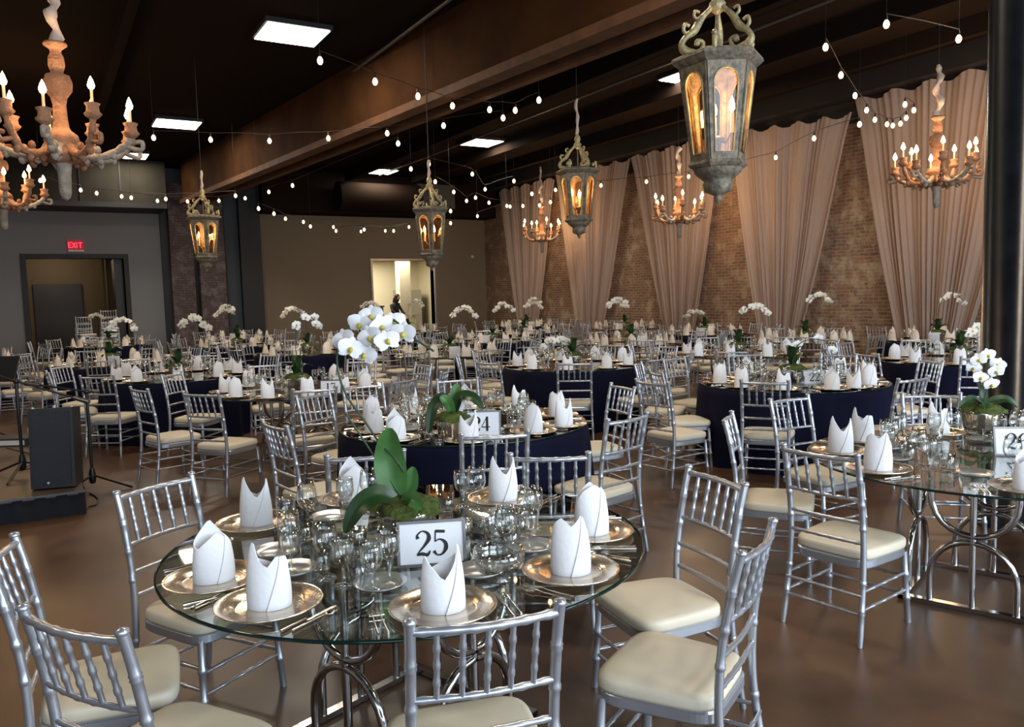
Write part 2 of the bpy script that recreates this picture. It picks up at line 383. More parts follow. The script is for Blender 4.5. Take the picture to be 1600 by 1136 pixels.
# bright kitchen behind door_2
b = MB(); y0, y1 = YF + 0.3, YF + 5; b.box((KX0 - 1.2, y1, 0), (KX1 + 1.6, y1 + 0.1, 3.4)); b.box((KX0 - 1.3, y0, 0), (KX0 - 1.2, y1, 3.4)); b.box((KX1 + 1.6, y0, 0), (KX1 + 1.7, y1, 3.4)); b.box((KX0 - 1.2, y0, 3.3), (KX1 + 1.6, y1, 3.4))
struct(b, 'wall_kitchen', M['cream'])
struct(MB().box((KX1 - 0.55, YF + 1.9, 0), (KX1 - 0.1, YF + 2.3, 3.3)), 'wall_kitchen_post', M['cream'])
area('kitchen_ceiling_light', ((KX0 + KX1) / 2, YF + 2.6, 3.2), (2.2, 3), 210, (1, 0.93, 0.74), (0, 0, -1))
k = thing('kitchen_counter', 'steel counter inside the bright kitchen opening', 'counter', (KX1 - 0.55, YF + 3.3, 0))
MB().box((-0.9, -0.35, 0.95), (1.2, 0.35, 1.02)).build('counter_top', M['steel'], k)
MB().box((-0.8, -0.3, 0.0), (1.1, 0.3, 0.95)).build('cabinet', M['cream'], k)
c = thing('coffee_machine', 'small dark appliance on the counter in the bright kitchen', 'appliance', (KX1 - 0.85, YF + 3.3, 1.02))
MB().box((-0.1, -0.12, 0), (0.1, 0.12, 0.32)).build('machine_body', M['black'], c); MB().box((-0.14, -0.16, 0.32), (0.14, 0.14, 0.38)).build('lid', M['black'], c)
f = thing('refrigerator', 'tall steel refrigerator against the bright kitchen wall', 'refrigerator', (KX1 + 0.75, YF + 4.3, 0))
MB().box((-0.45, -0.4, 0), (0.45, 0.4, 2.0)).build('refrigerator_body', M['steel'], f); MB().box((-0.44, -0.46, 0.05), (0.44, -0.4, 1.97)).build('door', M['steel'], f); MB().tube([(-0.36, -0.5, 0.8), (-0.36, -0.5, 1.5)], 0.015).build('handle', M['pewter'], f)
struct(MB().box((KX0 + 0.35, YF + 4.7, 0), (KX0 + 1.35, YF + 5.0, 2.6)), 'door_5', mat('pale_door', (0.4, 0.37, 0.28), 0.7))
# soffit duct over the grey wall and dark ducts near the ceiling
b = MB(); b.box((XL, YF - 1.5, 4.55), (3.3, YF, 5.75)); s = struct(b, 'soffit', M['soffit'])
for x in (-3.5, -1.2, 1.1, 2.1): struct(MB().box((x, YF - 1.53, 4.55), (x + 0.035, YF - 1.5, 5.75)), 'soffit_trim_and_shade', M['charcoal'])
struct(MB().box((XL, YF - 1.55, 4.42), (3.3, YF, 4.56)), 'soffit_trim_and_shade', M['charcoal'])  # black shadow gap under the soffit, put in as a charcoal slab
struct(MB().box((6.15, YF - 0.9, 4.5), (WX, YF, CZ)), 'ceiling_drop', M['ceiling'])
d = MB().tube([(8.4, YF - 1.4, 5.0), (11.2, YF - 1.4, 5.0)], 0.46, 24); tag(d.build('air_duct', M['ceiling']), 'large dark round duct under the ceiling above the kitchen opening', 'duct')
b = MB(); b.box((11.3, YF - 1.2, 4.75), (12.7, YF - 0.9, 5.55)); tag(b.build('vent_panel', mat('grey_lit_window', (0.07, 0.075, 0.07), 0.6)), 'grey rectangular window panel high above the kitchen opening', 'panel')  # grey-lit window piece; its dim light is only the grey colour
# great brown beam: web, two lower flanges and a dark recess between
def seg_box(p, q, w0, w1, z0, z1):
    p, q = Vector((p[0], p[1], 0)), Vector((q[0], q[1], 0)); t = (q - p).normalized(); n = Vector((t.y, -t.x, 0))
    b = MB(); vs_ = []
    for z in (z0, z1):
        for pt, w in ((p, w0), (p, w1), (q, w1), (q, w0)): vs_.append(pt + n * w + Vector((0, 0, z)))
    b.v = vs_
    for f_ in ((0, 3, 2, 1), (4, 5, 6, 7), (0, 1, 5, 4), (1, 2, 6, 5), (2, 3, 7, 6), (3, 0, 4, 7)): b.face(f_)
    return b
A0, A1 = at(400, 290, 4.6), at(1106, 28, 4.6)
dirb = (A1 - A0).normalized(); P0 = A0 - dirb * 4; P1 = A1 + dirb * 8.5
P0 = A1 + dirb * ((YF - 1.2 - A1.y) / dirb.y); P1 = A1 + dirb * ((YB + 0.3 - A1.y) / dirb.y)
seg_box(P0, P1, 0.0, 0.60, 4.72, CZ - 0.01)
struct(seg_box(P0, P1, 0.04, 0.60, 4.72, CZ - 0.005), 'beam', M['beam'])
struct(seg_box(P0, P1, 0.0, 0.13, 4.6, 4.72), 'beam_flange', M['beam_edge'])
struct(seg_box(P0, P1, 0.42, 0.68, 4.6, 4.72), 'beam_flange', M['beam_edge'])
for x, z, w in ((8.6, 5.45, 0.16), (10.9, 5.5, 0.14), (12.6, 5.5, 0.14), (1.2, 5.55, 0.14), (-1.6, 5.55, 0.14)):
    struct(MB().box((x, YB, z), (x + w, YF - 1.6, CZ)), 'ceiling_joist', M['ceiling'])
for i, (x, lab) in enumerate(((9.75, 'thin steel conduit running along the ceiling beyond the big brown beam'), (5.0, 'thin steel conduit running along the ceiling before the big brown beam'))):
    tag(MB().tube([(x, -2, 5.68), (x, YF - 1.7, 5.68)], 0.03).build('ceiling_conduit', mat('conduit', (0.12, 0.11, 0.1), 0.4, 0.5)), lab, 'pipe')
# black column
cc = at(1530, 818, 0); side = Vector((RT.x, RT.y, 0)).normalized(); ctr = Vector((cc.x, cc.y, 0)) + side * 0.19
b = MB(); b.lathe([(0.22, 0), (0.22, 0.02), (0.185, 0.03), (0.185, 5.3), (0.21, 5.36), (0.21, CZ)], 48)
o = b.build('round_column', M['column'], loc=(ctr.x, ctr.y, 0)); tag(o, kind='structure')

struct(MB().box((WX - 0.1, YB, 5.0), (WX, YF, CZ)), 'wall_right_header', M['charcoal'])
struct(MB().box((WX - 0.6, YB, 5.42), (WX - 0.1, YF, CZ)), 'ceiling_header', M['charcoal'])

# ---------------------------------------------------------------- curtains
def curtain(yt0, yt1, yb0, yb1, z0t, z1t, lab, seed):
    """yt0>yt1 : far and near edge at the top; yb at the floor"""
    r2 = random.Random(seed); b = MB(); n = 220; ph = [r2.uniform(0, 6.28) for _ in range(4)]; rows = []
    kf = [r2.uniform(0.7, 1.5) for _ in range(40)]
    for i in range(15):
        v = i / 14; row = []
        e = v ** 0.85
        for j in range(n + 1):
            u = j / n
            ytop = yt0 + (yt1 - yt0) * u; ybot = yb0 + (yb1 - yb0) * u
            bow = math.sin(PI * v) * 0.12 * ((u - 0.5) * 2)
            y = ytop + (ybot - ytop) * e + bow * (1 if yt0 > yt1 else -1) * -1
            fold = math.sin(u * 2 * PI * 24 + ph[0] + 1.6 * math.sin(u * 9 + ph[1])) * (0.028 + 0.03 * v) * (0.6 + 0.4 * math.sin(u * 23 + ph[2])) + 0.04 * math.sin(u * 2 * PI * 5 + ph[2] + v)
            ztop = z0t + (z1t - z0t) * u + 0.05 * math.sin(u * 2 * PI * 5 + ph[3])
            row.append((WX - 0.28 + fold, y, ztop * (1 - v) + 0.015 * v))
        rows.append(row)
    b.grid(rows)
    return tag(b.build('drape', M['curtain']), lab, 'curtain', 'sheer curtains on the brick wall')
cur = [(24.9, 21.35, 23.5, 22.7, 5.36, 5.32, 'sheer mauve curtain nearest the dark far corner of the brick wall'),
       (21.25, 17.55, 20.0, 19.1, 5.38, 5.34, 'sheer mauve curtain behind the small lantern and the farthest chandelier gap'),
       (17.45, 14.0, 16.0, 15.2, 5.36, 5.36, 'sheer mauve curtain behind the middle chandelier on the brick wall'),
       (13.85, 10.55, 12.75, 11.95, 5.32, 5.12, 'wide sheer mauve curtain beside the big foreground lantern'),
       (10.45, 6.9, 9.3, 8.3, 5.36, 5.36, 'sheer mauve curtain behind the chandelier beside the black column'),
       (6.8, 3.2, 5.6, 4.4, 5.36, 5.36, 'sheer mauve curtain mostly hidden behind the black column')]
for i, c in enumerate(cur): curtain(*c, seed=i + 3)

# ---------------------------------------------------------------- ceiling lamps
lampm = None
lamps = [(3.55, 12.4, 'bright square ceiling light above the chandelier side, nearest one'),
         (2.9, 19.6, 'square ceiling light just beside the large chandelier'),
         (2.3, 24.2, 'smallest square ceiling light low behind the large chandelier'),
         (10.3, 18.9, 'square ceiling light between the brown beam and the small lantern'),
         (9.6, 24.4, 'farthest square ceiling light above the kitchen opening'),
         (10.95, 11.6, 'square ceiling light partly hidden by the big foreground lantern')]
for i, (x, y, lab) in enumerate(lamps):
    if i == 0:
        t0 = thing('ceiling_light', lab, 'ceiling light', (x, y, CZ), 0, 'square ceiling lights')
        MB().box((-0.5, -0.46, -0.07), (0.5, 0.46, 0)).build('housing', M['charcoal'], t0)
        MB().box((-0.46, -0.42, -0.085), (0.46, 0.42, -0.07)).build('diffuser', M['tube'], t0)
        lk = kids_of(t0)
    else: copy_thing(t0, (x, y, CZ), 0, lab, None, lk)

for x, y in [(a[0], a[1]) for a in lamps] + [(3.6, 5.4), (3.6, -1.0), (10.8, 4.6), (10.8, -1.5), (-3.4, 12.4), (-3.4, 5.0)]:  # positions beyond the listed fixtures are unseen lamps, added for room ambience
    area('ceiling_light_and_fill', (x, y, CZ - 0.1), (0.95, 0.85), 45 if y > 22 else 85, (1.0, 0.86, 0.68), (0, 0, -1))

# ---------------------------------------------------------------- string lights
def string_light(pxs, z, lab, grp='string lights', hang=0.10):
    pts = []
    for e in pxs:
        zz = e[2] if len(e) > 2 else z
        p = at(e[0], e[1], zz)
        lim = min((WX - 0.6) / p.x if p.x > WX - 0.6 else 1, (YF - 0.35) / p.y if p.y > YF - 0.35 else 1)
        if lim < 1: p = CAM + (p - CAM) * lim
        pts.append(p)
    root = thing('string_light', lab, 'string lights', tuple(pts[0] + Vector((0, 0, hang))), 0, grp)
    o0 = pts[0] + Vector((0, 0, hang)); cab = []
    for i in range(len(pts)):
        cab.append(pts[i] - o0 + Vector((0, 0, hang)))
        if i < len(pts) - 1:
            m = (pts[i] + pts[i + 1]) / 2 - o0 + Vector((0, 0, hang + 0.01)); cab.append(m)
    MB().tube(spline(cab, 3), 0.0055, 5).build('cable', M['socket'], root)
    for p in (pts[0], pts[-1]):
        q = p - o0; MB().tube([q + Vector((0, 0, hang)), Vector((q.x, q.y, CZ - o0.z))], 0.0025, 4).build('hanger', M['socket'], root)
    for p in pts:
        q = p - o0
        bb = put('bulb', BULB, root, q)
        put('socket', SOCK, bb)
    return root
BULB = MB().lathe([(0.001, -0.06), (0.02, -0.054), (0.034, -0.026), (0.033, 0.0), (0.017, 0.028), (0.012, 0.034)], 10).mesh('bulb', M['bulb'])
SOCK = MB().lathe([(0.014, 0.03), (0.016, 0.07), (0.008, 0.085), (0.004, 0.11)], 8).mesh('socket', M['socket'])
string_light([(240, 214), (329, 217), (421, 219), (513, 215), (605, 207), (693, 195), (786, 183)], 4.45, 'string of bulbs crossing the beam from the large chandelier')
string_light([(500, 93), (586, 126), (653, 149), (707, 164), (765, 170), (805, 171), (842, 155)], 4.5, 'string of bulbs drooping from the nearest ceiling light to the beam')
string_light([(63, 281), (96, 292), (126, 296), (151, 301), (190, 306), (246, 313), (293, 314), (342, 313), (383, 309), (420, 299), (457, 289), (622, 223)], 4.3, 'long string of bulbs across the grey wall and the far lantern')
string_light([(205, 308), (259, 310), (316, 309), (368, 305)], 4.15, 'short string of bulbs beside the brick pillars')
string_light([(404, 325), (428, 333), (446, 341), (474, 346), (521, 354), (564, 361), (602, 360), (639, 354), (704, 329)], 3.75, 'lowest string of bulbs along the taupe wall, starting at the slate corner')
string_light([(485, 353), (525, 360), (569, 358), (615, 360), (704, 348)], 3.6, 'second low string of bulbs on the taupe wall above the kitchen')
string_light([(642, 263), (670, 255), (738, 271), (758, 295), (803, 282)], 4.3, 'string of bulbs above the lantern before the kitchen')
string_light([(680, 283), (709, 299), (729, 313), (743, 308), (764, 316), (792, 321)], 4.1, 'string of bulbs leading to the dark corner above the first curtain')
string_light([(746, 337), (797, 322), (817, 321), (831, 302), (843, 320), (860, 315)], 4.0, 'cluster string of bulbs above the farthest chandelier')
string_light([(868, 296), (939, 289), (1010, 283), (1076, 275), (1148, 262), (1212, 245), (1272, 215), (1343, 193)], 4.3, 'long string of bulbs running in front of the curtains')
string_light([(1290, 72), (1314, 116), (1336, 148), (1354, 171), (1367, 186), (1386, 193), (1395, 195), (1407, 192), (1416, 183), (1428, 171), (1414, 162)], 4.6, 'string of bulbs curling into a hook between two curtains')
string_light([(1385, 36), (1498, 59)], 4.6, 'two-bulb string near the top of the black column')

# ---------------------------------------------------------------- chandeliers
def chandelier(loc, lab, n=8, rot=0.0, det=True, power=45, stop=CZ):
    """loc: hub centre where the arms leave; radius 0.6"""
    t = thing('chandelier', lab, 'chandelier', loc, rot, 'carved wooden chandeliers')
    sg = 18 if det else 10
    wood = M['carved']
    top = CZ - loc[2]
    body = [(0.03, -0.42), (0.05, -0.40), (0.06, -0.2), (0.075, -0.12), (0.15, -0.1), (0.16, -0.02), (0.13, 0.03), (0.15, 0.08), (0.135, 0.13), (0.085, 0.17), (0.07, 0.2), (0.06, 0.28), (0.055, 0.40), (0.07, 0.47), (0.115, 0.53), (0.12, 0.60), (0.10, 0.66), (0.05, 0.68), (0.055, 0.70), (0.07, 0.75), (0.065, 0.82), (0.045, 0.86), (0.05, 0.89), (0.1, 0.93), (0.09, 0.95), (0.02, 0.96)]
    ls = 0.82
    MB().lathe([(r, z) for r, z in body if z > -0.13], sg, wob=(lambda a, z: 1 + 0.05 * math.sin(a * 8)) if det else None).build('turned_stem', wood, t)
    MB().lathe([(0.001, -0.45), (0.035, -0.43), (0.05, -0.38), (0.055, -0.22), (0.07, -0.12)], sg).build('finial', M['carved_grey'], t)
    # silk sleeve over the chain
    pts = []; rad = []; z = 0.95; k = 0
    while z < min(top, stop - loc[2]):
        amp = 0.035 if z < 1.6 else 0.012
        pts.append((amp * math.sin(k * 1.3), amp * math.cos(k * 0.9), z)); rad.append(0.045 + 0.018 * math.sin(k * 2.1) if z < 1.7 else 0.03 + 0.008 * math.sin(k * 2.3)); z += 0.06; k += 1
    MB().tube(pts, rad, 8).build('chain_sleeve', M['sleeve'], t)
    MB().tube([(0, 0, z - 0.1), (0, 0, top)], 0.008, 5).build('chain', M['socket'], t)
    for i in range(n):
        a = 2 * PI * i / n; ca, sa = math.cos(a), math.sin(a)
        hi = 0.10 if i % 2 else 0.0; rr = 0.60 if i % 2 == 0 else 0.52
        P = lambda r, z: Vector((r * ca, r * sa, z))
        path = spline([P(0.10, 0.03), P(0.22, -0.06), P(0.38, -0.05), P(rr - 0.06, 0.04), P(rr, 0.12 + hi)], 4)
        m = len(path); rads = [0.042 - 0.014 * j / m + 0.006 * math.sin(j * 2.4) for j in range(m)]
        arm = MB(); arm.tube(path, rads, 8 if det else 5)
        if det:
            for q, (r_, z_) in enumerate(((0.2, -0.09), (0.32, -0.1), (0.44, -0.05), (0.30, 0.0))): arm.ball(P(r_, z_), 0.034, 8, sq=(1, 1, 1.2))
            arm.tube(spline([P(rr - 0.04, 0.03), P(rr + 0.08, 0.0), P(rr + 0.09, 0.07), P(rr + 0.03, 0.07)], 3), 0.022, 6)
        ao = arm.build('arm', M['carved'] if i % 2 else M['carved_grey'], t)
        z0 = 0.12 + hi
        c = MB().lathe([(0.02, z0 - 0.02), (0.05, z0), (0.075, z0 + 0.03), (0.055, z0 + 0.05), (0.05, z0 + 0.09), (0.065, z0 + 0.12), (0.03, z0 + 0.13)], 12 if det else 7, org=P(rr, 0)).build('candle_cup', wood, ao)
        MB().lathe([(0.012, z0 + 0.12), (0.012, z0 + 0.24)], 8 if det else 6, org=P(rr, 0)).build('candle', M['candle'], ao)
        MB().lathe([(0.001, z0 + 0.235), (0.024, z0 + 0.25), (0.032, z0 + 0.275), (0.018, z0 + 0.32), (0.001, z0 + 0.355)], 8 if det else 6, org=P(rr, 0)).build('bulb', M['flame'], ao)
    l = point('chandelier_glow', (loc[0], loc[1], loc[2] + 0.62), power, (1.0, 0.60, 0.30), 0.4)
    return t
chandelier((0.26, 8.41, 3.12), 'large carved chandelier, nearest one, high over the stage side', 9, 0.3, True, 60)
chandelier((-0.43, 15.5, 3.42), 'carved chandelier half cut by the frame below the large one', 8, 0.1, True, 80)
chandelier((13.0, 20.2, 3.36), 'smallest chandelier before the curtain next to the far corner', 8, 0.5, False, 90, 5.5)
chandelier((12.5, 13.7, 3.32), 'chandelier between the small lantern and the big lantern', 8, 0.2, True, 100, 4.9)
chandelier((12.1, 7.45, 3.32), 'widest chandelier by the black column, before the last curtain', 10, 0.7, True, 110, 5.1)

# ---------------------------------------------------------------- lanterns
def lantern(loc, lab, det=True, rot=0.0, power=14, stop=CZ):
    """loc: rim plane centre"""
    t = thing('lantern', lab, 'lantern', loc, rot, 'hexagonal metal lanterns')
    pat = M['patina']; N = 6; RT_, RB_, H_ = 0.245, 0.165, 0.60
    def hx(r, z, off=0): return [Vector((r * math.cos(2 * PI * k / N + off), r * math.sin(2 * PI * k / N + off), z)) for k in range(N)]
    b = MB(); b.grid([hx(0.05, 0.035), hx(0.24, 0.045), hx(0.30, 0.02), hx(0.305, 0.0), hx(0.285, -0.02), hx(0.25, -0.045), hx(0.22, -0.045), hx(0.22, 0.01), hx(0.05, 0.01)], 0, False, True)
    b.build('rim', pat, t)
    zb = -0.045 - H_
    b = MB(); b.grid([hx(0.13, zb), hx(0.19, zb), hx(0.2, zb - 0.02), hx(0.185, zb - 0.035), hx(0.16, zb - 0.05)], 0, False, True)
    b.build('lower_rim', pat, t)
    b = MB(); b.lathe([(0.16, zb - 0.045), (0.15, zb - 0.07), (0.10, zb - 0.11), (0.085, zb - 0.12), (0.095, zb - 0.14), (0.085, zb - 0.19), (0.04, zb - 0.21), (0.025, zb - 0.22), (0.028, zb - 0.235), (0.01, zb - 0.265), (0.001, zb - 0.27)], 18, wob=lambda a, z: 1 + (0.05 * math.sin(a * 8) if z < -0.75 else 0))
    b.build('bottom_finial', pat, t)
    for k in range(N):
        a0, a1 = 2 * PI * k / N, 2 * PI * (k + 1) / N
        def P(u, v):  # u across 0..1, v down 0..1
            r = RT_ + (RB_ - RT_) * v; z = -0.045 - H_ * v
            p = Vector((r * math.cos(a0), r * math.sin(a0), z)); q = Vector((r * math.cos(a1), r * math.sin(a1), z)); return p.lerp(q, u)
        nrm = (P(1, 0) - P(0, 0)).cross(P(0, 1) - P(0, 0)).normalized()
        if nrm.dot(Vector((math.cos((a0 + a1) / 2), math.sin((a0 + a1) / 2), 0))) < 0: nrm = -nrm
        # arched opening outline and matching outer outline
        inn = []; out = []
        nb = 10
        for i in range(nb + 1):
            th = PI * i / nb; inn.append((0.5 + 0.34 * math.cos(PI - th) * 1.0, 0.22 - 0.15 * math.sin(th)))
        for i in range(nb + 1): out.append((i / nb, 0.0))
        for v in (0.5, 0.92): inn.append((0.84, v)); out.append((1.0, v if v < 0.9 else 1.0))
        inn.append((0.16, 0.92)); out.append((0.0, 1.0)); inn.append((0.16, 0.5)); out.append((0.0, 0.5))
        b = MB(); th_ = 0.012
        ro = [P(*p) + nrm * th_ for p in out]; ri = [P(*p) + nrm * th_ for p in inn]; rib = [P(*p) - nrm * th_ * 0.3 for p in inn]; rob = [P(*p) for p in out]
        b.grid([rob, ro, ri, rib], 0, False, True); b.build('arched_panel', pat, t)
        if det:
            g = MB(); g.tube([P(*p) + nrm * th_ for p in inn + [inn[0]]], 0.006, 5, caps=False); g.build('gilt_edge', M['gilt'], t)
        g = MB(); g.cap([P(*p) for p in inn]); g.build('glass_pane', M['lantern_glass'], t)
    # scroll brackets up to the crown
    nbk = 3 if det else 3
    for k in range(nbk * 2 if det else 3):
        a = 2 * PI * k / (nbk * 2 if det else 3) + 0.2; P = lambda r, z: Vector((r * math.cos(a), r * math.sin(a), z))
        if k % 2 == 0 or not det:
            pth = spline([P(0.16, 0.05), P(0.22, 0.06), P(0.25, 0.10), P(0.22, 0.15), P(0.165, 0.19), P(0.12, 0.26), P(0.075, 0.31), P(0.03, 0.35)], 4)
            m = len(pth); b = MB(); b.tube(pth, [0.026 + 0.005 * math.sin(j * 0.45) - 0.006 * j / m for j in range(m)], 8)
            b.tube(spline([P(0.2, 0.16), P(0.235, 0.19), P(0.225, 0.23), P(0.195, 0.22)], 4), 0.013, 6); b.tube(spline([P(0.12, 0.26), P(0.16, 0.28), P(0.155, 0.315), P(0.125, 0.31)], 4), 0.011, 6); b.tube(spline([P(0.17, 0.05), P(0.12, 0.07), P(0.10, 0.12), P(0.14, 0.13), P(0.15, 0.10)], 4), 0.015, 6); b.ball(P(0.235, 0.07), 0.03, 10); b.ball(P(0.14, 0.115), 0.02, 8)
            b.build('scroll_bracket', M['gilt'], t)
        else:
            b = MB(); b.tube(spline([P(0.24, 0.03), P(0.25, 0.09), P(0.22, 0.11), P(0.21, 0.07)], 3), 0.016, 6); b.ball(P(0.245, 0.12), 0.02, 8); b.build('corner_scroll', M['gilt'], t)
    MB().tube([(0, 0, 0.02), (0, 0, 0.36)], 0.008, 6).build('centre_rod', M['patina'], t)
    b = MB(); b.lathe([(0.01, 0.30), (0.045, 0.33), (0.055, 0.37), (0.03, 0.40), (0.045, 0.43), (0.035, 0.47), (0.015, 0.5)], 12); b.build('crown', M['gilt'], t)
    pts = []; rad = []; z = 0.5; k = 0
    while z < min(CZ, stop) - loc[2]:
        pts.append((0.012 * math.sin(k * 1.7), 0.012 * math.cos(k), z)); rad.append(0.021 + 0.006 * math.sin(k * 2.2)); z += 0.06; k += 1
    MB().tube(pts, rad, 7).build('chain_sleeve', M['sleeve'], t)
    MB().tube([(0, 0, z - 0.1), (0, 0, CZ - loc[2])], 0.006, 5).build('chain', M['socket'], t)
    # candles
    b = MB(); b.lathe([(0.02, zb), (0.02, zb + 0.12), (0.05, zb + 0.15), (0.02, zb + 0.17)], 10)
    for k in range(3):
        a = 2 * PI * k / 3 + 0.5; b.tube([(0, 0, zb + 0.14), (0.05 * math.cos(a), 0.05 * math.sin(a), zb + 0.12), (0.095 * math.cos(a), 0.095 * math.sin(a), zb + 0.19)], 0.008, 6)
    cl = b.build('candle_cluster', pat, t)
    for k in range(3):
        a = 2 * PI * k / 3 + 0.5; x, y = 0.095 * math.cos(a), 0.095 * math.sin(a)
        c = MB().lathe([(0.014, zb + 0.18), (0.014, zb + 0.31)], 8, org=(x, y, 0)).build('candle', M['candle'], t)
        MB().lathe([(0.001, zb + 0.31), (0.017, zb + 0.33), (0.02, zb + 0.355), (0.011, zb + 0.39), (0.001, zb + 0.415)], 8, org=(x, y, 0)).build('bulb', M['flame'], c)
    point('lantern_glow', (loc[0], loc[1], loc[2] - 0.24), power, (1.0, 0.62, 0.32), 0.06)
    return t
lantern((3.92, 3.92, 3.19), 'big weathered hexagonal lantern hanging nearest, gilt scrolls on top', True, 0.52, 16)
lantern((6.49, 9.13, 3.37), 'hexagonal lantern with sleeve chain before the second curtain', True, 0.3, 14, 4.4)
lantern((5.16, 11.12, 3.01), 'hexagonal lantern hanging before the kitchen opening', True, 0.1, 14, 3.8)
lantern((2.48, 14.48, 3.14), 'farthest hexagonal lantern hanging before the brick pillars', True, 0.5, 14, 4.0)

# exit sign
e = thing('exit_sign', 'red lit exit sign above the wide dim doorway', 'sign', (0.97, YF - 0.06, 3.44))
MB().box((-0.21, -0.03, -0.12), (0.21, 0.06, 0.17)).build('housing', M['sign_body'], e)
MB().box((-0.2, -0.04, -0.17), (0.2, 0.05, -0.12)).build('downlight_strip', M['white'], e)
def stroke_glyph(b, segs, ox, oz, s, y, mi=0):
    for (x0, z0, x1, z1, w) in segs:
        p, q = Vector((ox + x0 * s, y, oz + z0 * s)), Vector((ox + x1 * s, y, oz + z1 * s)); t = (q - p).normalized(); n = Vector((-t.z, 0, t.x)) * (w * s / 2)
        i = len(b.v); yy = Vector((0, 0.006, 0))
        p, q = p - t * w * s * 0.35, q + t * w * s * 0.35
        b.v += [p + n, q + n, q - n, p - n, p + n + yy, q + n + yy, q - n + yy, p - n + yy]
        for f_ in ((0, 1, 2, 3), (7, 6, 5, 4), (0, 4, 5, 1), (1, 5, 6, 2), (2, 6, 7, 3), (3, 7, 4, 0)): b.face([i + k for k in f_], mi)
b = MB(); w = 0.15
L_ = {'E': [(0, 0, 0, 1, w), (0, 1, .5, 1, w), (0, .5, .42, .5, w), (0, 0, .5, 0, w)], 'X': [(0, 0, .55, 1, w), (0, 1, .55, 0, w)], 'I': [(.1, 0, .1, 1, w)], 'T': [(0, 1, .6, 1, w), (.3, 0, .3, 1, w)]}
for ch, x in (('E', -0.18), ('X', -0.085), ('I', 0.015), ('T', 0.075)): stroke_glyph(b, L_[ch], x, -0.055, 0.14, -0.042)
b.build('lettering', M['red_sign'], e)
# small wall lamp near the corner
tag(MB().lathe([(0.001, -0.06), (0.05, -0.05), (0.06, 0), (0.03, 0.05)], 10).build('wall_sensor', M['white'], loc=tuple(at_Y(738, 401, YF - 0.08))), 'tiny white round sensor on the dark taupe wall by the corner', 'sensor')

# ---------------------------------------------------------------- stage and sound gear
st = thing('low_stage', 'low stage platform with black skirt at the floor edge', 'stage', (-2.6, 8.7, 0))
MB().box((-2.8, -1.35, 0.17), (2.8, 1.35, 0.2)).build('stage_deck', mat('stage_deck', (0.1, 0.07, 0.05), 0.4, noise_=((0.07, 0.05, 0.035), 3, 4)), st)
b = MB(); ring = []
for i in range(121): ring.append((-2.8 + 5.6 * i / 120, -1.35 - 0.012 * math.sin(i * 1.9)))
for i in range(1, 60): ring.append((2.8 + 0.012 * math.sin(i * 1.9), -1.35 + 2.7 * i / 60))
b.grid([[(x, y, z) for x, y in ring] for z in (0.0, 0.19)], 0, True); b.build('skirt', M['black_cloth'], st)
MB().box((-2.81, -1.37, 0.185), (2.81, -1.35, 0.203)).build('edge_trim', M['pewter'], st)
p = at(104, 742, 0.2)
s = thing('floor_speaker', 'black upright speaker box on the low stage corner', 'speaker', (0.02, 7.66, 0.2), R(-14))
rt_ = Matrix.Rotation(R(-6), 3, 'X')
MB().box((-0.165, -0.14, 0.0), (0.165, 0.14, 0.66), rot=rt_).build('cabinet', M['black'], s)
MB().box((-0.14, -0.155, 0.03), (0.14, -0.135, 0.63), rot=rt_).build('grille', M['speaker'], s)
for x, z in ((-0.14, 0.665), (0.02, 0.67), (0.15, 0.665)): MB().ball((x, -0.02, z), 0.016, 8).build('corner_screw', M['silver'], s)
MB().ball((-0.03, -0.16, 0.06), 0.014, 8).build('badge', M['silver'], s)
def mic_stand(loc, lab, h, boom, legs, legr=0.36):
    t = thing('microphone_stand', lab, 'microphone stand', loc)
    MB().tube([(0, 0, 0.08), (0, 0, h)], 0.014, 8).build('pole', M['black'], t)
    MB().lathe([(0.02, 0.06), (0.03, 0.08), (0.03, 0.15), (0.02, 0.2)], 10).build('hub', M['black'], t)
    MB().ball((0, 0, h), 0.028, 8).build('clutch', M['black'], t)
    for a in legs: MB().tube([(0, 0, 0.14), (legr * math.cos(a), legr * math.sin(a), 0.012)], 0.011, 6).build('leg', M['black'], t)
    MB().tube(boom, 0.009, 6).build('boom', M['black'], t)
    d = (Vector(boom[-1]) - Vector(boom[0])).normalized()
    MB().tube([Vector(boom[-1]), Vector(boom[-1]) + d * 0.14], [0.018, 0.024], 8).build('microphone', M['pewter'], t)
    return t
R2 = Vector((RT.x, RT.y, 0)).normalized(); F2 = Vector((FW.x, FW.y, 0)).normalized()
mic_stand(tuple(at(37, 745, 0.2)), 'boom microphone stand on the stage, farther from the speaker', 0.86, [R2 * -0.35 + Vector((0, 0, 0.98)), Vector((0, 0, 0.86)), R2 * 0.5 + Vector((0, 0, 0.70))], (0.2, 2.3, 4.4))
mic_stand(tuple(at(146, 765, 0.0)), 'boom microphone stand on the floor beside the black speaker', 0.92, [R2 * 0.12 + Vector((0, 0, 0.91)), Vector((0, 0, 0.92)), R2 * -0.42 + Vector((0, 0, 0.99))], (-0.5, 1.8, 3.7))
m = thing('mixer_box', 'small grey mixer box with a white cup-like knob on the stage', 'mixer', tuple(at(22, 695, 0.2)), R(-30))
MB().box((-0.22, -0.14, 0), (0.22, 0.14, 0.09)).build('mixer_body', M['pewter'], m); MB().box((-0.2, -0.15, 0.02), (0.2, -0.14, 0.07)).build('front_panel', M['white'], m)
MB().lathe([(0.03, 0.09), (0.035, 0.17), (0.03, 0.18)], 12, org=(0.17, 0.05, 0)).build('knob', M['linen_warm'], m)
b = MB(); rr_ = random.Random(4)
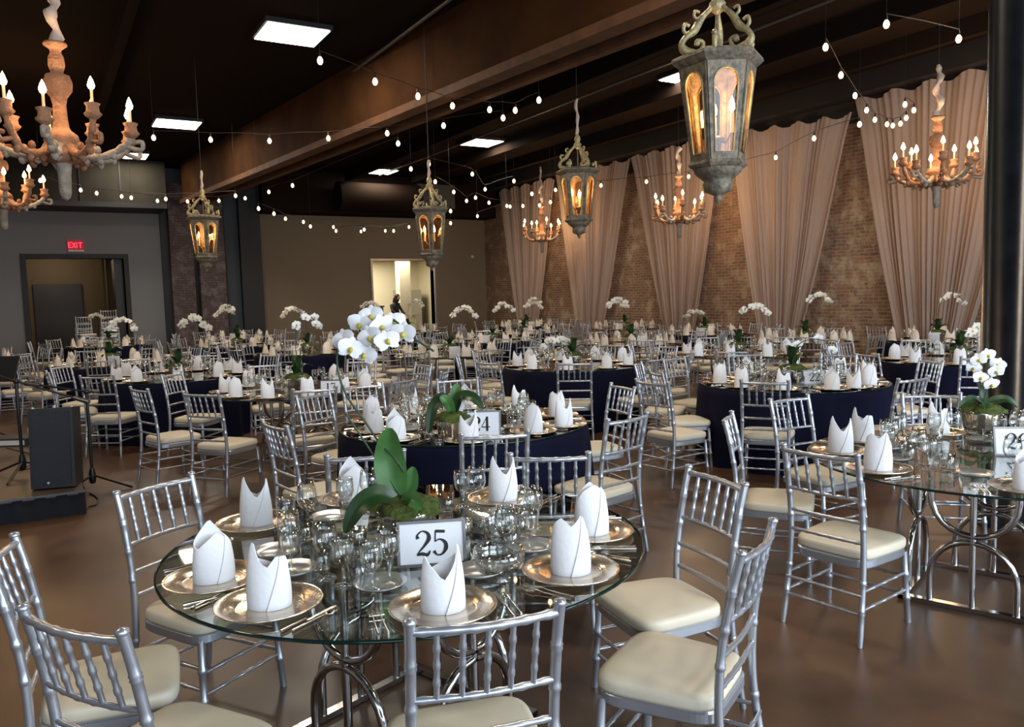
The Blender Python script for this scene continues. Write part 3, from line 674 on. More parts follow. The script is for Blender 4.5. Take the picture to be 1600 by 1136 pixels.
tag(MB().tube(spline([at(10, 700, 0.215), at(60, 715, 0.215), at(30, 735, 0.215), at(70, 722, 0.215), at(58, 700, 0.215), at(75, 690, 0.215)], 6), 0.007, 5).build('audio_cable', M['black']), 'black cable curled on the stage by the mixer box', 'cable')
tag(MB().tube(spline([at(140, 770, 0.01), at(152, 778, 0.01), at(150, 788, 0.01), at(137, 792, 0.01), at(134, 800, 0.01)], 6), 0.007, 5).build('audio_cable', M['black']), 'black cable looping on the floor off the stage corner', 'cable')
ms = thing('music_stand', 'black music stand at the far edge of the stage', 'music stand', tuple(at(-6, 690, 0.2)), R(-30))
MB().tube([(0, 0, 0), (0, 0, 0.72)], 0.014, 8).build('pole', M['black'], ms); MB().box((-0.26, -0.02, 0), (0.26, 0.01, 0.3), rot=Matrix.Rotation(R(-25), 3, 'X'), org=(0, 0, 0.68)).build('desk', M['black'], ms)
for a in (0, 2.1, 4.2): MB().tube([(0, 0, 0.12), (0.25 * math.cos(a), 0.25 * math.sin(a), 0.01)], 0.01, 6).build('leg', M['black'], ms)

# ---------------------------------------------------------------- ballroom chair (origin on the floor, faces +Y)
def rod(b, p, q, r, rings=(), n=8, mi=0, bulge=1.28):
    p, q = Vector(p), Vector(q); L = (q - p).length; ts = [0.0]; rs = [r]
    for t in rings:
        e = 0.006 / L
        ts += [t - 2.2 * e, t - e, t + e, t + 2.2 * e]; rs += [r, r * bulge, r * bulge, r]
    ts.append(1.0); rs.append(r)
    b.tube([p.lerp(q, t) for t in ts], rs, n, mi)
def path_pt(pts, z):
    for a, c in zip(pts, pts[1:]):
        if a[2] <= z <= c[2]:
            t = (z - a[2]) / (c[2] - a[2]); return Vector(a).lerp(Vector(c), t)
    return Vector(pts[-1])
def back_post_path(s): return [(s * 0.205, -0.245, 0.0), (s * 0.197, -0.212, 0.22), (s * 0.192, -0.195, 0.40), (s * 0.190, -0.202, 0.60), (s * 0.190, -0.235, 0.80), (s * 0.192, -0.265, 0.925)]
def post_mesh(s, n, b=None):
    b = b or MB(); pts = spline(back_post_path(s), 4 if n > 6 else 2); out = []; rad = []
    ringz = (0.16, 0.30, 0.56, 0.68, 0.80) if n > 6 else ()
    zs = sorted([p.z for p in pts] + [z + d for z in ringz for d in (-0.012, -0.006, 0.006, 0.012)])
    pl = [tuple(p) for p in pts]
    for z in zs:
        out.append(path_pt(pl, z)); on = any(abs(abs(z - rz) - 0.006) < 1e-4 for rz in ringz); rad.append(0.0145 * (1.2 if on else 1) * (0.82 if z < 0.02 else 1))
    b.tube(out, rad, n); b.lathe([(0.0145, 0), (0.018, 0.004), (0.016, 0.014), (0.001, 0.018)], n, org=(s * 0.192, -0.265, 0.92)); return b
def bowrail(z, bow, r, n, b=None, rings=True):
    b = b or MB(); p = path_pt(back_post_path(-1), z); q = path_pt(back_post_path(1), z); pts = []; rad = []
    K = 24 if n > 6 else 4
    for i in range(K + 1):
        t = i / K; pt = p.lerp(q, t) + Vector((0, -bow * math.sin(PI * t), 0.0)); pts.append(pt)
        rad.append(r * (1.22 if (rings and n > 6 and i % 4 == 2) else 1))
    b.tube(pts, rad, n); return b
def spindle(i, n, b=None):
    b = b or MB(); t = (i + 1) / 6.0
    a = path_pt(back_post_path(-1), 0.705).lerp(path_pt(back_post_path(1), 0.705), t) + Vector((0, -0.02 * math.sin(PI * t), 0))
    c = path_pt(back_post_path(-1), 0.90).lerp(path_pt(back_post_path(1), 0.90), t) + Vector((0, -0.028 * math.sin(PI * t), 0))
    rod(b, a, c, 0.0078, (0.25, 0.5, 0.75) if n > 6 else (), n); return b
def front_leg(s, n, b=None):
    b = b or MB(); rod(b, (s * 0.215, 0.215, 0), (s * 0.198, 0.195, 0.37), 0.0145, (0.35, 0.68) if n > 6 else (), n); return b
STR = []
for z in (0.17, 0.26):
    for s in (-1, 1): STR.append(((s * 0.198, -0.217, z), (s * 0.205, 0.203, z)))
for z in (0.15, 0.24): STR.append(((-0.206, 0.203, z), (0.206, 0.203, z)))
for z in (0.15, 0.24): STR.append(((-0.199, -0.22, z), (0.199, -0.22, z)))
def seat_outline(k, w, d0, d1, n=40):
    pts = []
    for i in range(n):
        t = 2 * PI * i / n; c, s = math.cos(t), math.sin(t); e = 0.38
        x = math.copysign(abs(c) ** e, c); y = math.copysign(abs(s) ** e, s)
        yy = y * (d1 if y > 0 else d0); ww = w * (1 + 0.08 * y); pts.append((x * ww * k, yy * k))
    return pts
def cushion_mesh(b=None, mi=0, n=40):
    b = b or MB(); rows = []
    for z, k in ((0.397, 0.95), (0.400, 0.99), (0.410, 1.0), (0.427, 1.0), (0.437, 0.99), (0.443, 0.965), (0.447, 0.9), (0.451, 0.6), (0.452, 0.15)):
        rows.append([(x, y + 0.01, z) for x, y in seat_outline(k, 0.212, 0.19, 0.225, n)])
    b.grid(rows, mi, True, True); b.cap(rows[0], mi, True); b.cap(rows[-1], mi); return b
def frame_mesh(b=None, mi=0, n=40):
    b = b or MB(); rows = []
    for z, k in ((0.352, 0.9), (0.352, 0.97), (0.360, 1.0), (0.390, 1.0), (0.397, 0.97), (0.397, 0.3)):
        rows.append([(x, y + 0.005, z) for x, y in seat_outline(k, 0.208, 0.195, 0.220, n)])
    b.grid(rows, mi, False, True); return b
SIL = M['silver']
def make_chair(lod):
    if lod == 2:
        b = MB(); n = 4
        for s in (-1, 1): post_mesh(s, 5, b); front_leg(s, 4, b)
        for z, bow in ((0.90, 0.028), (0.705, 0.02), (0.59, 0.012), (0.49, 0.006)): bowrail(z, bow, 0.009, 4, b)
        for i in range(5): spindle(i, 4, b)
        for p, q in STR: rod(b, p, q, 0.007, (), 4)
        frame_mesh(b, 0, 16); cushion_mesh(b, 1, 16)
        return b.mesh('banquet_chair', [SIL, M['cushion']])
    n = 12 if lod == 0 else 7
    parts = [('seat_cushion', cushion_mesh(n=56 if lod == 0 else 28).mesh('seat_cushion', M['cushion'])), ('seat_frame', frame_mesh(n=56 if lod == 0 else 28).mesh('seat_frame', SIL))]
    for s in (-1, 1):
        parts.append(('back_post', post_mesh(s, n).mesh('back_post', SIL))); parts.append(('front_leg', front_leg(s, n).mesh('front_leg', SIL)))
    parts.append(('top_rail', bowrail(0.90, 0.028, 0.0115, n).mesh('top_rail', SIL)))
    if lod == 0:
        for z, bow in ((0.705, 0.02), (0.59, 0.012), (0.49, 0.006)): parts.append(('back_rail', bowrail(z, bow, 0.009, n).mesh('back_rail', SIL)))
        for i in range(5): parts.append(('spindle', spindle(i, n).mesh('spindle', SIL)))
        for p, q in STR:
            b = MB(); rod(b, p, q, 0.0075, (0.25, 0.5, 0.75), n); parts.append(('stretcher', b.mesh('stretcher', SIL)))
    else:
        b = MB()
        for z, bow in ((0.705, 0.02), (0.59, 0.012), (0.49, 0.006)): bowrail(z, bow, 0.009, n, b)
        for i in range(5): spindle(i, n, b)
        parts.append(('back_lattice', b.mesh('back_lattice', SIL)))
        b = MB()
        for p, q in STR: rod(b, p, q, 0.0075, (), n)
        parts.append(('stretcher_set', b.mesh('stretcher_set', SIL)))
    return parts
PLACED = []; CENTRES = []
def free(x, y, own):
    if x > WX - 0.75 or y > YF - 0.4: return False
    if any((x - a) ** 2 + (y - c) ** 2 < 0.55 ** 2 for a, c in PLACED): return False
    return all((x - a) ** 2 + (y - c) ** 2 > 1.16 ** 2 for a, c in CENTRES if (a, c) != tuple(own))
CH = [make_chair(0), make_chair(1), make_chair(2)]
def chair(x, y, rz, label, group, lod=0, z=0.0):
    if lod == 2:
        o = put('ballroom_chair', CH[2], None, (x, y, z), rz); return tag(o, label, 'chair', group)
    t = thing('ballroom_chair', label, 'chair', (x, y, z), rz, group)
    for nm, me in CH[lod]: put(nm, me, t)
    return t

# ---------------------------------------------------------------- tableware
def napkin_mesh(keys, n=34, rx=0.063, ry=0.05, lod=0):
    b = MB(); rows_o = []; rows_i = []; nv = 7 if lod == 0 else 3
    turn = 1.10
    def h(t):
        d = math.degrees(t) % 360
        ks = sorted((k % 360, v) for k, v in keys); ks = [(ks[-1][0] - 360, ks[-1][1])] + ks + [(ks[0][0] + 360, ks[0][1])]
        for (a, va), (c, vc) in zip(ks, ks[1:]):
            if a <= d <= c: f = (d - a) / (c - a); return va + (vc - va) * f
        return keys[0][1]
    for side in (0, 1):
        rows = []
        for i in range(nv + 1):
            v = i / nv; row = []
            for j in range(n + 1):
                u = j / n; t = R(-75) + 2 * PI * turn * u; hh = h(t) * v; t2 = t + 0.75 * (v - 0.3) * math.exp(-6 * min(u, 1 - u))
                sp = 1.02 + 0.10 * (1 - u)
                tp = 1.0 - 0.24 * (hh / 0.2) ** 1.7 + 0.04 * math.sin(PI * v); ty = 1.0 - 0.82 * min(1.1, hh / 0.2) ** 1.25
                k = sp * tp - (0.05 if side else 0)
                row.append((rx * k * math.cos(t2), ry * ty * (k / tp) * math.sin(t2), hh))
            rows.append(row)
        (rows_o if side == 0 else rows_i).extend(rows)
    b.grid(rows_o); b.grid([r[::-1] for r in rows_i])
    b.grid([rows_o[-1], rows_i[-1]], 0, False); b.grid([[r[0] for r in rows_i], [r[0] for r in rows_o]], 0, False); b.grid([[r[-1] for r in rows_o], [r[-1] for r in rows_i]], 0, False)
    return b
NK = [[(-165, .172), (-120, .125), (-100, .095), (-65, .145), (-38, .20), (-10, .185), (60, .15), (120, .12), (165, .14)],
      [(-88, .168), (-150, .118), (-30, .115), (-178, .128), (0, .128), (92, .212), (45, .155), (140, .16)],
      [(-150, .212), (-175, .17), (-122, .15), (-100, .125), (-75, .158), (-28, .156), (0, .14), (60, .12), (130, .15)],
      [(-158, .175), (-130, .19), (-95, .16), (-60, .198), (-30, .15), (20, .14), (70, .168), (110, .172), (160, .15)],
      [(-155, .205), (-125, .165), (-90, .115), (-55, .165), (-25, .20), (10, .165), (90, .12), (170, .165)],
      [(-90, .195), (-135, .17), (-45, .168), (180, .12), (0, .12), (60, .18), (90, .205), (120, .18)]]
NAPK = [napkin_mesh(k).mesh('napkin', M['linen']) for k in NK]
NAPF = [napkin_mesh([(a, h * 1.08) for a, h in k], 18, 0.068, 0.054, lod=1).mesh('napkin', M['linen_warm']) for k in NK]
CHG = MB().lathe([(0.001, 0.004), (0.10, 0.004), (0.107, 0.006), (0.112, 0.013), (0.155, 0.017), (0.163, 0.02), (0.166, 0.019), (0.163, 0.013), (0.15, 0.009), (0.112, 0.002), (0.1, 0.0), (0.001, 0.0)], 56).mesh('charger_plate', M['charger'])
CHGF = MB().lathe([(0.001, 0.004), (0.107, 0.005), (0.112, 0.013), (0.166, 0.019), (0.15, 0.008), (0.1, 0.0), (0.001, 0.0)], 20).mesh('charger_plate', M['charger'])
BRD = MB().lathe([(0.001, 0.006), (0.06, 0.006), (0.088, 0.02), (0.09, 0.018), (0.062, 0.001), (0.001, 0.0)], 36).mesh('bread_plate', mat('pale_silver_plate', (0.6, 0.62, 0.62), 0.2, 0.6))
def facet(a, z): return 1 + 0.025 * math.cos(a * 12)
GOB = MB().lathe([(0.001, 0.0), (0.036, 0.0), (0.035, 0.004), (0.008, 0.012), (0.006, 0.05), (0.009, 0.065), (0.028, 0.08), (0.037, 0.105), (0.038, 0.135), (0.036, 0.165), (0.034, 0.165), (0.0355, 0.135), (0.034, 0.105), (0.025, 0.085), (0.001, 0.075)], 24, wob=lambda a, z: 1 + (0.03 * math.cos(a * 12) if 0.075 < z < 0.13 else 0)).mesh('goblet', M['crystal'])
WINE = MB().lathe([(0.001, 0.0), (0.034, 0.0), (0.033, 0.003), (0.006, 0.010), (0.004, 0.06), (0.006, 0.085), (0.03, 0.10), (0.041, 0.125), (0.041, 0.15), (0.033, 0.20), (0.032, 0.20), (0.039, 0.15), (0.039, 0.126), (0.028, 0.104), (0.001, 0.095)], 24).mesh('wine_glass', M['crystal'])
TUMB = MB().lathe([(0.001, 0.0), (0.03, 0.0), (0.032, 0.01), (0.038, 0.09), (0.036, 0.09), (0.030, 0.014), (0.001, 0.012)], 24, wob=lambda a, z: 1 + 0.03 * math.cos(a * 10)).mesh('tumbler', M['crystal'])
BOWL = MB().lathe([(0.001, 0.0), (0.045, 0.0), (0.05, 0.006), (0.03, 0.012), (0.075, 0.04), (0.088, 0.075), (0.082, 0.11), (0.080, 0.11), (0.085, 0.075), (0.07, 0.043), (0.001, 0.02)], 32, wob=lambda a, z: 1 + 0.02 * math.cos(a * 16)).mesh('glass_bowl', M['crystal'])
GOBF = MB().lathe([(0.034, 0.0), (0.006, 0.01), (0.006, 0.07), (0.034, 0.095), (0.037, 0.13), (0.033, 0.175)], 8, caps=False).mesh('goblet', M['crystal'])
def fork_mesh():
    b = MB(); b.tube([(0, -0.1, 0.004), (0, 0.0, 0.006), (0, 0.03, 0.009)], [0.006, 0.003, 0.003], 6, flat=0.5)
    b.box((-0.011, 0.03, 0.006), (0.011, 0.055, 0.009))
    for x in (-0.0095, -0.003, 0.0035): b.box((x, 0.055, 0.005), (x + 0.003, 0.095, 0.008))
    return b
def knife_mesh(): return MB().tube([(0, -0.11, 0.005), (0, -0.01, 0.006)], [0.007, 0.005], 6, flat=0.5).box((-0.002, -0.01, 0.001), (0.009, 0.11, 0.004))
def spoon_mesh(): return MB().tube([(0, -0.09, 0.004), (0, 0.04, 0.006)], [0.006, 0.003], 6, flat=0.5).ball((0, 0.065, 0.006), 0.019, 10, sq=(0.85, 1.3, 0.25))
FORK, KNIFE, SPOON = (f().mesh(nm, M['cutlery']) for f, nm in ((fork_mesh, 'fork'), (knife_mesh, 'knife'), (spoon_mesh, 'spoon')))
VOT = MB().lathe([(0.001, 0.0), (0.026, 0.0), (0.034, 0.02), (0.036, 0.05), (0.030, 0.065), (0.028, 0.06), (0.03, 0.02), (0.001, 0.012)], 18, wob=lambda a, z: 1 + 0.03 * math.cos(a * 9)).mesh('votive_holder', M['mercury'])

# digits: thick and thin strokes on a card, as in old printed numerals
GL = {'2': [([(0.10, 0.70), (0.08, 0.85), (0.28, 1.0), (0.50, 0.90), (0.54, 0.68), (0.36, 0.42), (0.12, 0.16), (0.05, 0.04)], [0.16, 0.07, 0.05, 0.12, 0.17, 0.10, 0.05, 0.05]), ([(0.04, 0.06), (0.25, 0.09), (0.46, 0.04), (0.58, 0.20)], [0.10, 0.14, 0.14, 0.05])],
      '5': [([(0.14, 0.97), (0.52, 0.94)], [0.12, 0.12]), ([(0.14, 1.0), (0.11, 0.55)], [0.05, 0.05]), ([(0.11, 0.55), (0.30, 0.64), (0.52, 0.50), (0.54, 0.26), (0.38, 0.04), (0.18, 0.02), (0.05, 0.18)], [0.04, 0.06, 0.14, 0.17, 0.08, 0.06, 0.14])],
      '6': [([(0.50, 0.84), (0.38, 0.99), (0.18, 0.82), (0.07, 0.45), (0.14, 0.10), (0.32, 0.0), (0.52, 0.14), (0.54, 0.38), (0.36, 0.56), (0.12, 0.42)], [0.12, 0.05, 0.12, 0.17, 0.13, 0.05, 0.13, 0.14, 0.05, 0.04])],
      '4': [([(0.40, 0.0), (0.40, 1.0)], [0.16, 0.16]), ([(0.40, 1.0), (0.02, 0.30)], [0.04, 0.05]), ([(0.02, 0.28), (0.60, 0.28)], [0.07, 0.07])],
      '7': [([(0.04, 0.80), (0.08, 0.95), (0.55, 0.95)], [0.06, 0.14, 0.10]), ([(0.55, 0.96), (0.34, 0.45), (0.24, 0.0)], [0.05, 0.08, 0.17])],
      '1': [([(0.28, 0.0), (0.28, 1.0)], [0.16, 0.16]), ([(0.28, 1.0), (0.10, 0.86)], [0.05, 0.05]), ([(0.10, 0.02), (0.46, 0.02)], [0.05, 0.05])]}
def digits(txt, s, oz):
    b = MB(); adv = 0.68
    for ci, ch in enumerate(txt):
        ox = (ci - len(txt) / 2) * adv * s + 0.03 * s
        for pts, ws in GL[ch]:
            P3 = [Vector((p[0], 0, p[1])) for p in pts]; sm = spline(P3, 5) if len(pts) > 2 else P3
            m = len(sm); row_a, row_b = [], []
            for i, p in enumerate(sm):
                t = (sm[min(i + 1, m - 1)] - sm[max(i - 1, 0)]).normalized(); n = Vector((-t.z, 0, t.x))
                f = i / (m - 1) * (len(ws) - 1); k = min(int(f), len(ws) - 2); w = ws[k] + (ws[k + 1] - ws[k]) * (f - k)
                for row, sg in ((row_a, 1), (row_b, -1)): row.append(Vector((ox, -0.0062, oz)) + (p + n * w / 2 * sg) * s)
            b.grid([row_a, row_b], 0, False)
    return b
CARDS = {}
def card(txt, loc, rz, lab, scale=1.0):
    t = thing('table_number_card', lab, 'number card', loc, rz, 'framed table number cards'); w, h = 0.088 * scale, 0.125 * scale; w = 0.1 * scale
    til = Matrix.Rotation(R(-10), 3, 'X')
    b = MB()
    for a, c in (((-w - .01, -0.008, 0), (-w, 0.006, h + .02)), ((w, -0.008, 0), (w + .01, 0.006, h + .02)), ((-w, -0.008, 0), (w, 0.006, 0.01)), ((-w, -0.008, h + 0.01), (w, 0.006, h + .02))): b.box(a, c, rot=til)
    b.tube([til @ Vector((0, 0.006, h * 0.8)), Vector((0, 0.075, 0.004))], 0.004, 5)
    b.build('frame', M['pewter'], t)
    MB().box((-w, -0.004, 0.01), (w, 0.004, h + .01), rot=til).build('card_sheet', M['card'], t)
    d = digits(txt, h * 0.62, 0.01 + h * 0.19)
    d.v = [til @ v for v in d.v]; d.build('number', M['ink'], t)
    return t

# ---------------------------------------------------------------- orchids
def petal(b, ang, L, Wd, cup, mi=0, n=4):
    rows = []
    for i in range(n + 1):
        v = i / n; w = Wd * math.sin(PI * min(1, 0.12 + 0.86 * v)) ** 0.7 if v < 1 else Wd * 0.25
        row = []
        for j in (-1, -0.5, 0, 0.5, 1):
            x = w * j * 0.5; y = L * v; z = cup * (v ** 2) + 0.10 * w * (1 - j * j)
            row.append((x * math.cos(ang) - y * math.sin(ang), x * math.sin(ang) + y * math.cos(ang), z))
        rows.append(row)
    b.grid(rows, mi)
def flower_mesh(name, m, lod=0):
    b = MB(); n = 4 if lod == 0 else 2
    for a, L, Wd in ((0, 0.048, 0.036), (2.2, 0.046, 0.034), (-2.2, 0.046, 0.034)): petal(b, a, L, Wd, -0.006, 0, n)
    for a in (1.25, -1.25): petal(b, a, 0.052, 0.062, 0.006, 0, n)
    if lod: b.ball((0, -0.006, 0.01), 0.01, 6, 1)
    me = b.mesh(name, [m, M['lip']] if lod else [m]); return me
FLN = flower_mesh('flower', M['petal']); FLF = flower_mesh('flower', M['petal_warm'], 1)
_l = MB(); _l.ball((0, -0.004, 0.010), 0.010, 8, 0, (1, 1.2, 1)); petal(_l, PI, 0.022, 0.016, 0.016, 0, 3); LIP = _l.mesh('lip', M['lip'])
def leaf_mesh(pts, wmax, up=(0, 0, 1), n=5, crease=0.25, m='leaf'):
    b = MB(); c = spline(pts, n); k = len(c); rows = []
    for i, p in enumerate(c):
        t = (c[min(i + 1, k - 1)] - c[max(i - 1, 0)]).normalized(); s = t.cross(Vector(up)); s = s.normalized() if s.length > 1e-4 else Vector((1, 0, 0)); nn = s.cross(t)
        v = i / (k - 1); w = wmax * (math.sin(PI * (0.06 + 0.92 * v)) ** 0.62)
        rows.append([p + s * w * j * 0.5 + nn * crease * w * abs(j) * 0.5 for j in (-1, -0.6, -0.25, 0, 0.25, 0.6, 1)])
    b.grid(rows); b.grid([[q - Vector((0, 0, 0.0015)) for q in r[::-1]] for r in rows]); return b.mesh('leaf', M[m])
POT = MB().lathe([(0.001, 0), (0.095, 0.0), (0.10, 0.008), (0.118, 0.11), (0.124, 0.13), (0.118, 0.132), (0.11, 0.11), (0.001, 0.10)], 72, wob=lambda a, z: 1 + (0.022 * math.cos(a * 18) if 0.005 < z < 0.125 else 0)).mesh('fluted_bowl', M['mercury'])
POTF = MB().lathe([(0.09, 0.0), (0.118, 0.11), (0.122, 0.13), (0.06, 0.135)], 14).mesh('fluted_bowl', M['mercury'])
def moss_mesh(n):
    b = MB(); rows = []
    for i in range(8):
        ph = PI / 2 * i / 7; row = []
        for k in range(n):
            t = 2 * PI * k / n; r = 0.135 * math.cos(ph) * (1 + 0.08 * math.sin(t * 5 + i) + 0.05 * math.sin(t * 11 + 2 * i)); row.append((r * math.cos(t), r * math.sin(t), 0.122 + 0.055 * math.sin(ph) + 0.008 * math.sin(t * 7 + i * 3)))
        rows.append(row)
    b.grid(rows, 0, True, True); b.cap(rows[0], 0, True); return b.mesh('moss', M['moss'])
MOSS, MOSSF = moss_mesh(40), moss_mesh(14)
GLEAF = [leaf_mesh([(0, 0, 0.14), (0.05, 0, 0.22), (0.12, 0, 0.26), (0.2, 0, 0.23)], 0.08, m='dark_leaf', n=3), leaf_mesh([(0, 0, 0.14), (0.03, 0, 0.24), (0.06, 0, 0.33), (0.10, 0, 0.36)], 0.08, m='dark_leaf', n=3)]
def face_rot(direction, roll=0):
    d = Vector(direction).normalized(); q = d.to_track_quat('Z', 'Y'); return (q @ Matrix.Rotation(roll, 3, 'Z').to_quaternion()).to_euler()
def orchid(x, y, z, lab, stem, flowers, near=True, leaves=None, towards=None, k_=0):
    """stem/flowers in local coords (s = picture side, f = away, up)"""
    t = thing('orchid_centerpiece', lab, 'flower arrangement', (x, y, z), 0, 'potted white orchid centrepieces')
    L = lambda p: R2 * p[0] + F2 * p[1] + Vector((0, 0, p[2]))
    put('fluted_bowl', POT if near else POTF, t); put('moss', MOSS if near else MOSSF, t)
    for pth, w in (leaves or []):
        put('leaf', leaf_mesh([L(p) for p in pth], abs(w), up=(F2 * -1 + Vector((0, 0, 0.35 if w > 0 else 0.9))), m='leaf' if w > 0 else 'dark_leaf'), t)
    if not leaves:
        for i in range(5):
            o = put('leaf', GLEAF[(i + k_) % 2], t); o.rotation_euler = (0, 0, i * 1.26 + k_)
    sp = spline([L(p) for p in stem], 4)
    MB().tube(sp, 0.0042 if near else 0.005, 6 if near else 4).build('stem', M['stem'], t)
    r3 = random.Random(k_ + 11)
    for i, p in enumerate(flowers):
        o = put('flower', FLN if near else FLF, t, L(p)); d = -FW + Vector((r3.uniform(-.6, .6), r3.uniform(-.6, .6), r3.uniform(-.45, .25)))
        o.rotation_euler = face_rot(d, r3.uniform(-.5, .5)); o.scale = (0.98,) * 3 if near else (1.2,) * 3
        if near: put('lip', LIP, o)
    return t

# ---------------------------------------------------------------- tables
TR = 0.915
def disc(r, z0, z1, n=96):
    b = MB(); ring = [(r * math.cos(2 * PI * k / n), r * math.sin(2 * PI * k / n)) for k in range(n)]; ri = [(x * 0.994, y * 0.994) for x, y in ring]
    b.grid([[(x, y, z0) for x, y in ri], [(x, y, z0 + .002) for x, y in ring], [(x, y, z1 - .002) for x, y in ring], [(x, y, z1) for x, y in ri]], 1, True, True)
    b.cap([(x, y, z1) for x, y in ri], 0); b.cap([(x, y, z0) for x, y in ri], 0, True); return b
TOP = disc(TR, 0.748, 0.76).mesh('tabletop', [M['table_glass'], M['glass_edge']])
def base_parts():
    out = []; q = 0.33; r = 0.017
    for k in range(4):
        a = PI / 2 * k; rot = Matrix.Rotation(a, 3, 'Z')
        T_ = lambda u, z: rot @ Vector((q, u, z))
        out.append(('post', MB().tube([T_(0, 0.02), T_(0, 0.74)], r, 10).mesh('post', M['chrome'])))
        up_ = [T_(-0.2, 0.74), T_(-0.2, 0.62)] + [T_(-0.2 * math.cos(t), 0.60 - 0.20 * math.sin(t)) for t in [PI * i / 12 for i in range(13)]] + [T_(0.2, 0.62), T_(0.2, 0.74)]
        dn_ = [T_(-0.2, 0.02), T_(-0.2, 0.16)] + [T_(-0.2 * math.cos(t), 0.17 + 0.20 * math.sin(t)) for t in [PI * i / 12 for i in range(13)]] + [T_(0.2, 0.16), T_(0.2, 0.02)]
        out.append(('upper_arc', MB().tube(up_, r, 10).mesh('upper_arc', M['chrome']))); out.append(('lower_arc', MB().tube(dn_, r, 10).mesh('lower_arc', M['chrome'])))
    for nm, z in (('base_frame', 0.015), ('top_frame', 0.735)):
        b = MB()
        for k in range(4): b.box((q - 0.02, -q - 0.02, z - 0.012), (q + 0.02, q + 0.02, z + 0.012), rot=Matrix.Rotation(PI / 2 * k, 3, 'Z'))
        out.append((nm, b.mesh(nm, M['chrome'])))
    return out
BASE = base_parts()
def simple_base():
    b = MB()
    for k in range(4):
        a = PI / 2 * k + 0.4; x, y = 0.38 * math.cos(a), 0.38 * math.sin(a); b.tube([(x, y, 0), (x * .8, y * .8, 0.74)], 0.02, 6)
    return b.mesh('table_base', M['chrome'])
SBASE = simple_base()
def cloth_mesh(n=120, seed=0):
    b = MB(); r4 = random.Random(seed); ph = [r4.uniform(0, 6) for _ in range(3)]; rows = []
    def ring(r, z, amp): return [((r + amp * (math.sin(11 * t + ph[0]) + 0.6 * math.sin(17 * t + ph[1]))) * math.cos(t), (r + amp * (math.sin(11 * t + ph[0]) + 0.6 * math.sin(17 * t + ph[1]))) * math.sin(t), z) for t in [2 * PI * k / n for k in range(n)]]
    for r, z, am in ((0.02, 0.7455, 0), (0.7, 0.7455, 0), (0.912, 0.7455, 0), (0.925, 0.735, 0.001), (0.93, 0.68, 0.004), (0.935, 0.5, 0.014), (0.945, 0.25, 0.026), (0.955, 0.008, 0.036)): rows.append(ring(r, z, am))
    b.grid(rows, 0, True, True); return b.mesh('tablecloth', M['navy'])
CLOTH = [cloth_mesh(seed=i) for i in range(3)]
def clock(c, p, used):
    v = Vector((p[0] - c[0], p[1] - c[1], 0)); to = Vector((c[0], c[1], 0)).normalized(); r = Vector((to.y, -to.x, 0))
    h = round(math.degrees(math.atan2(v.dot(r), v.dot(to))) / 30) % 12
    while h in used: h = (h + 1) % 12
    used.add(h); return ('twelve', 'one', 'two', 'three', 'four', 'five', 'six', 'seven', 'eight', 'nine', 'ten', 'eleven')[h] + " o'clock"

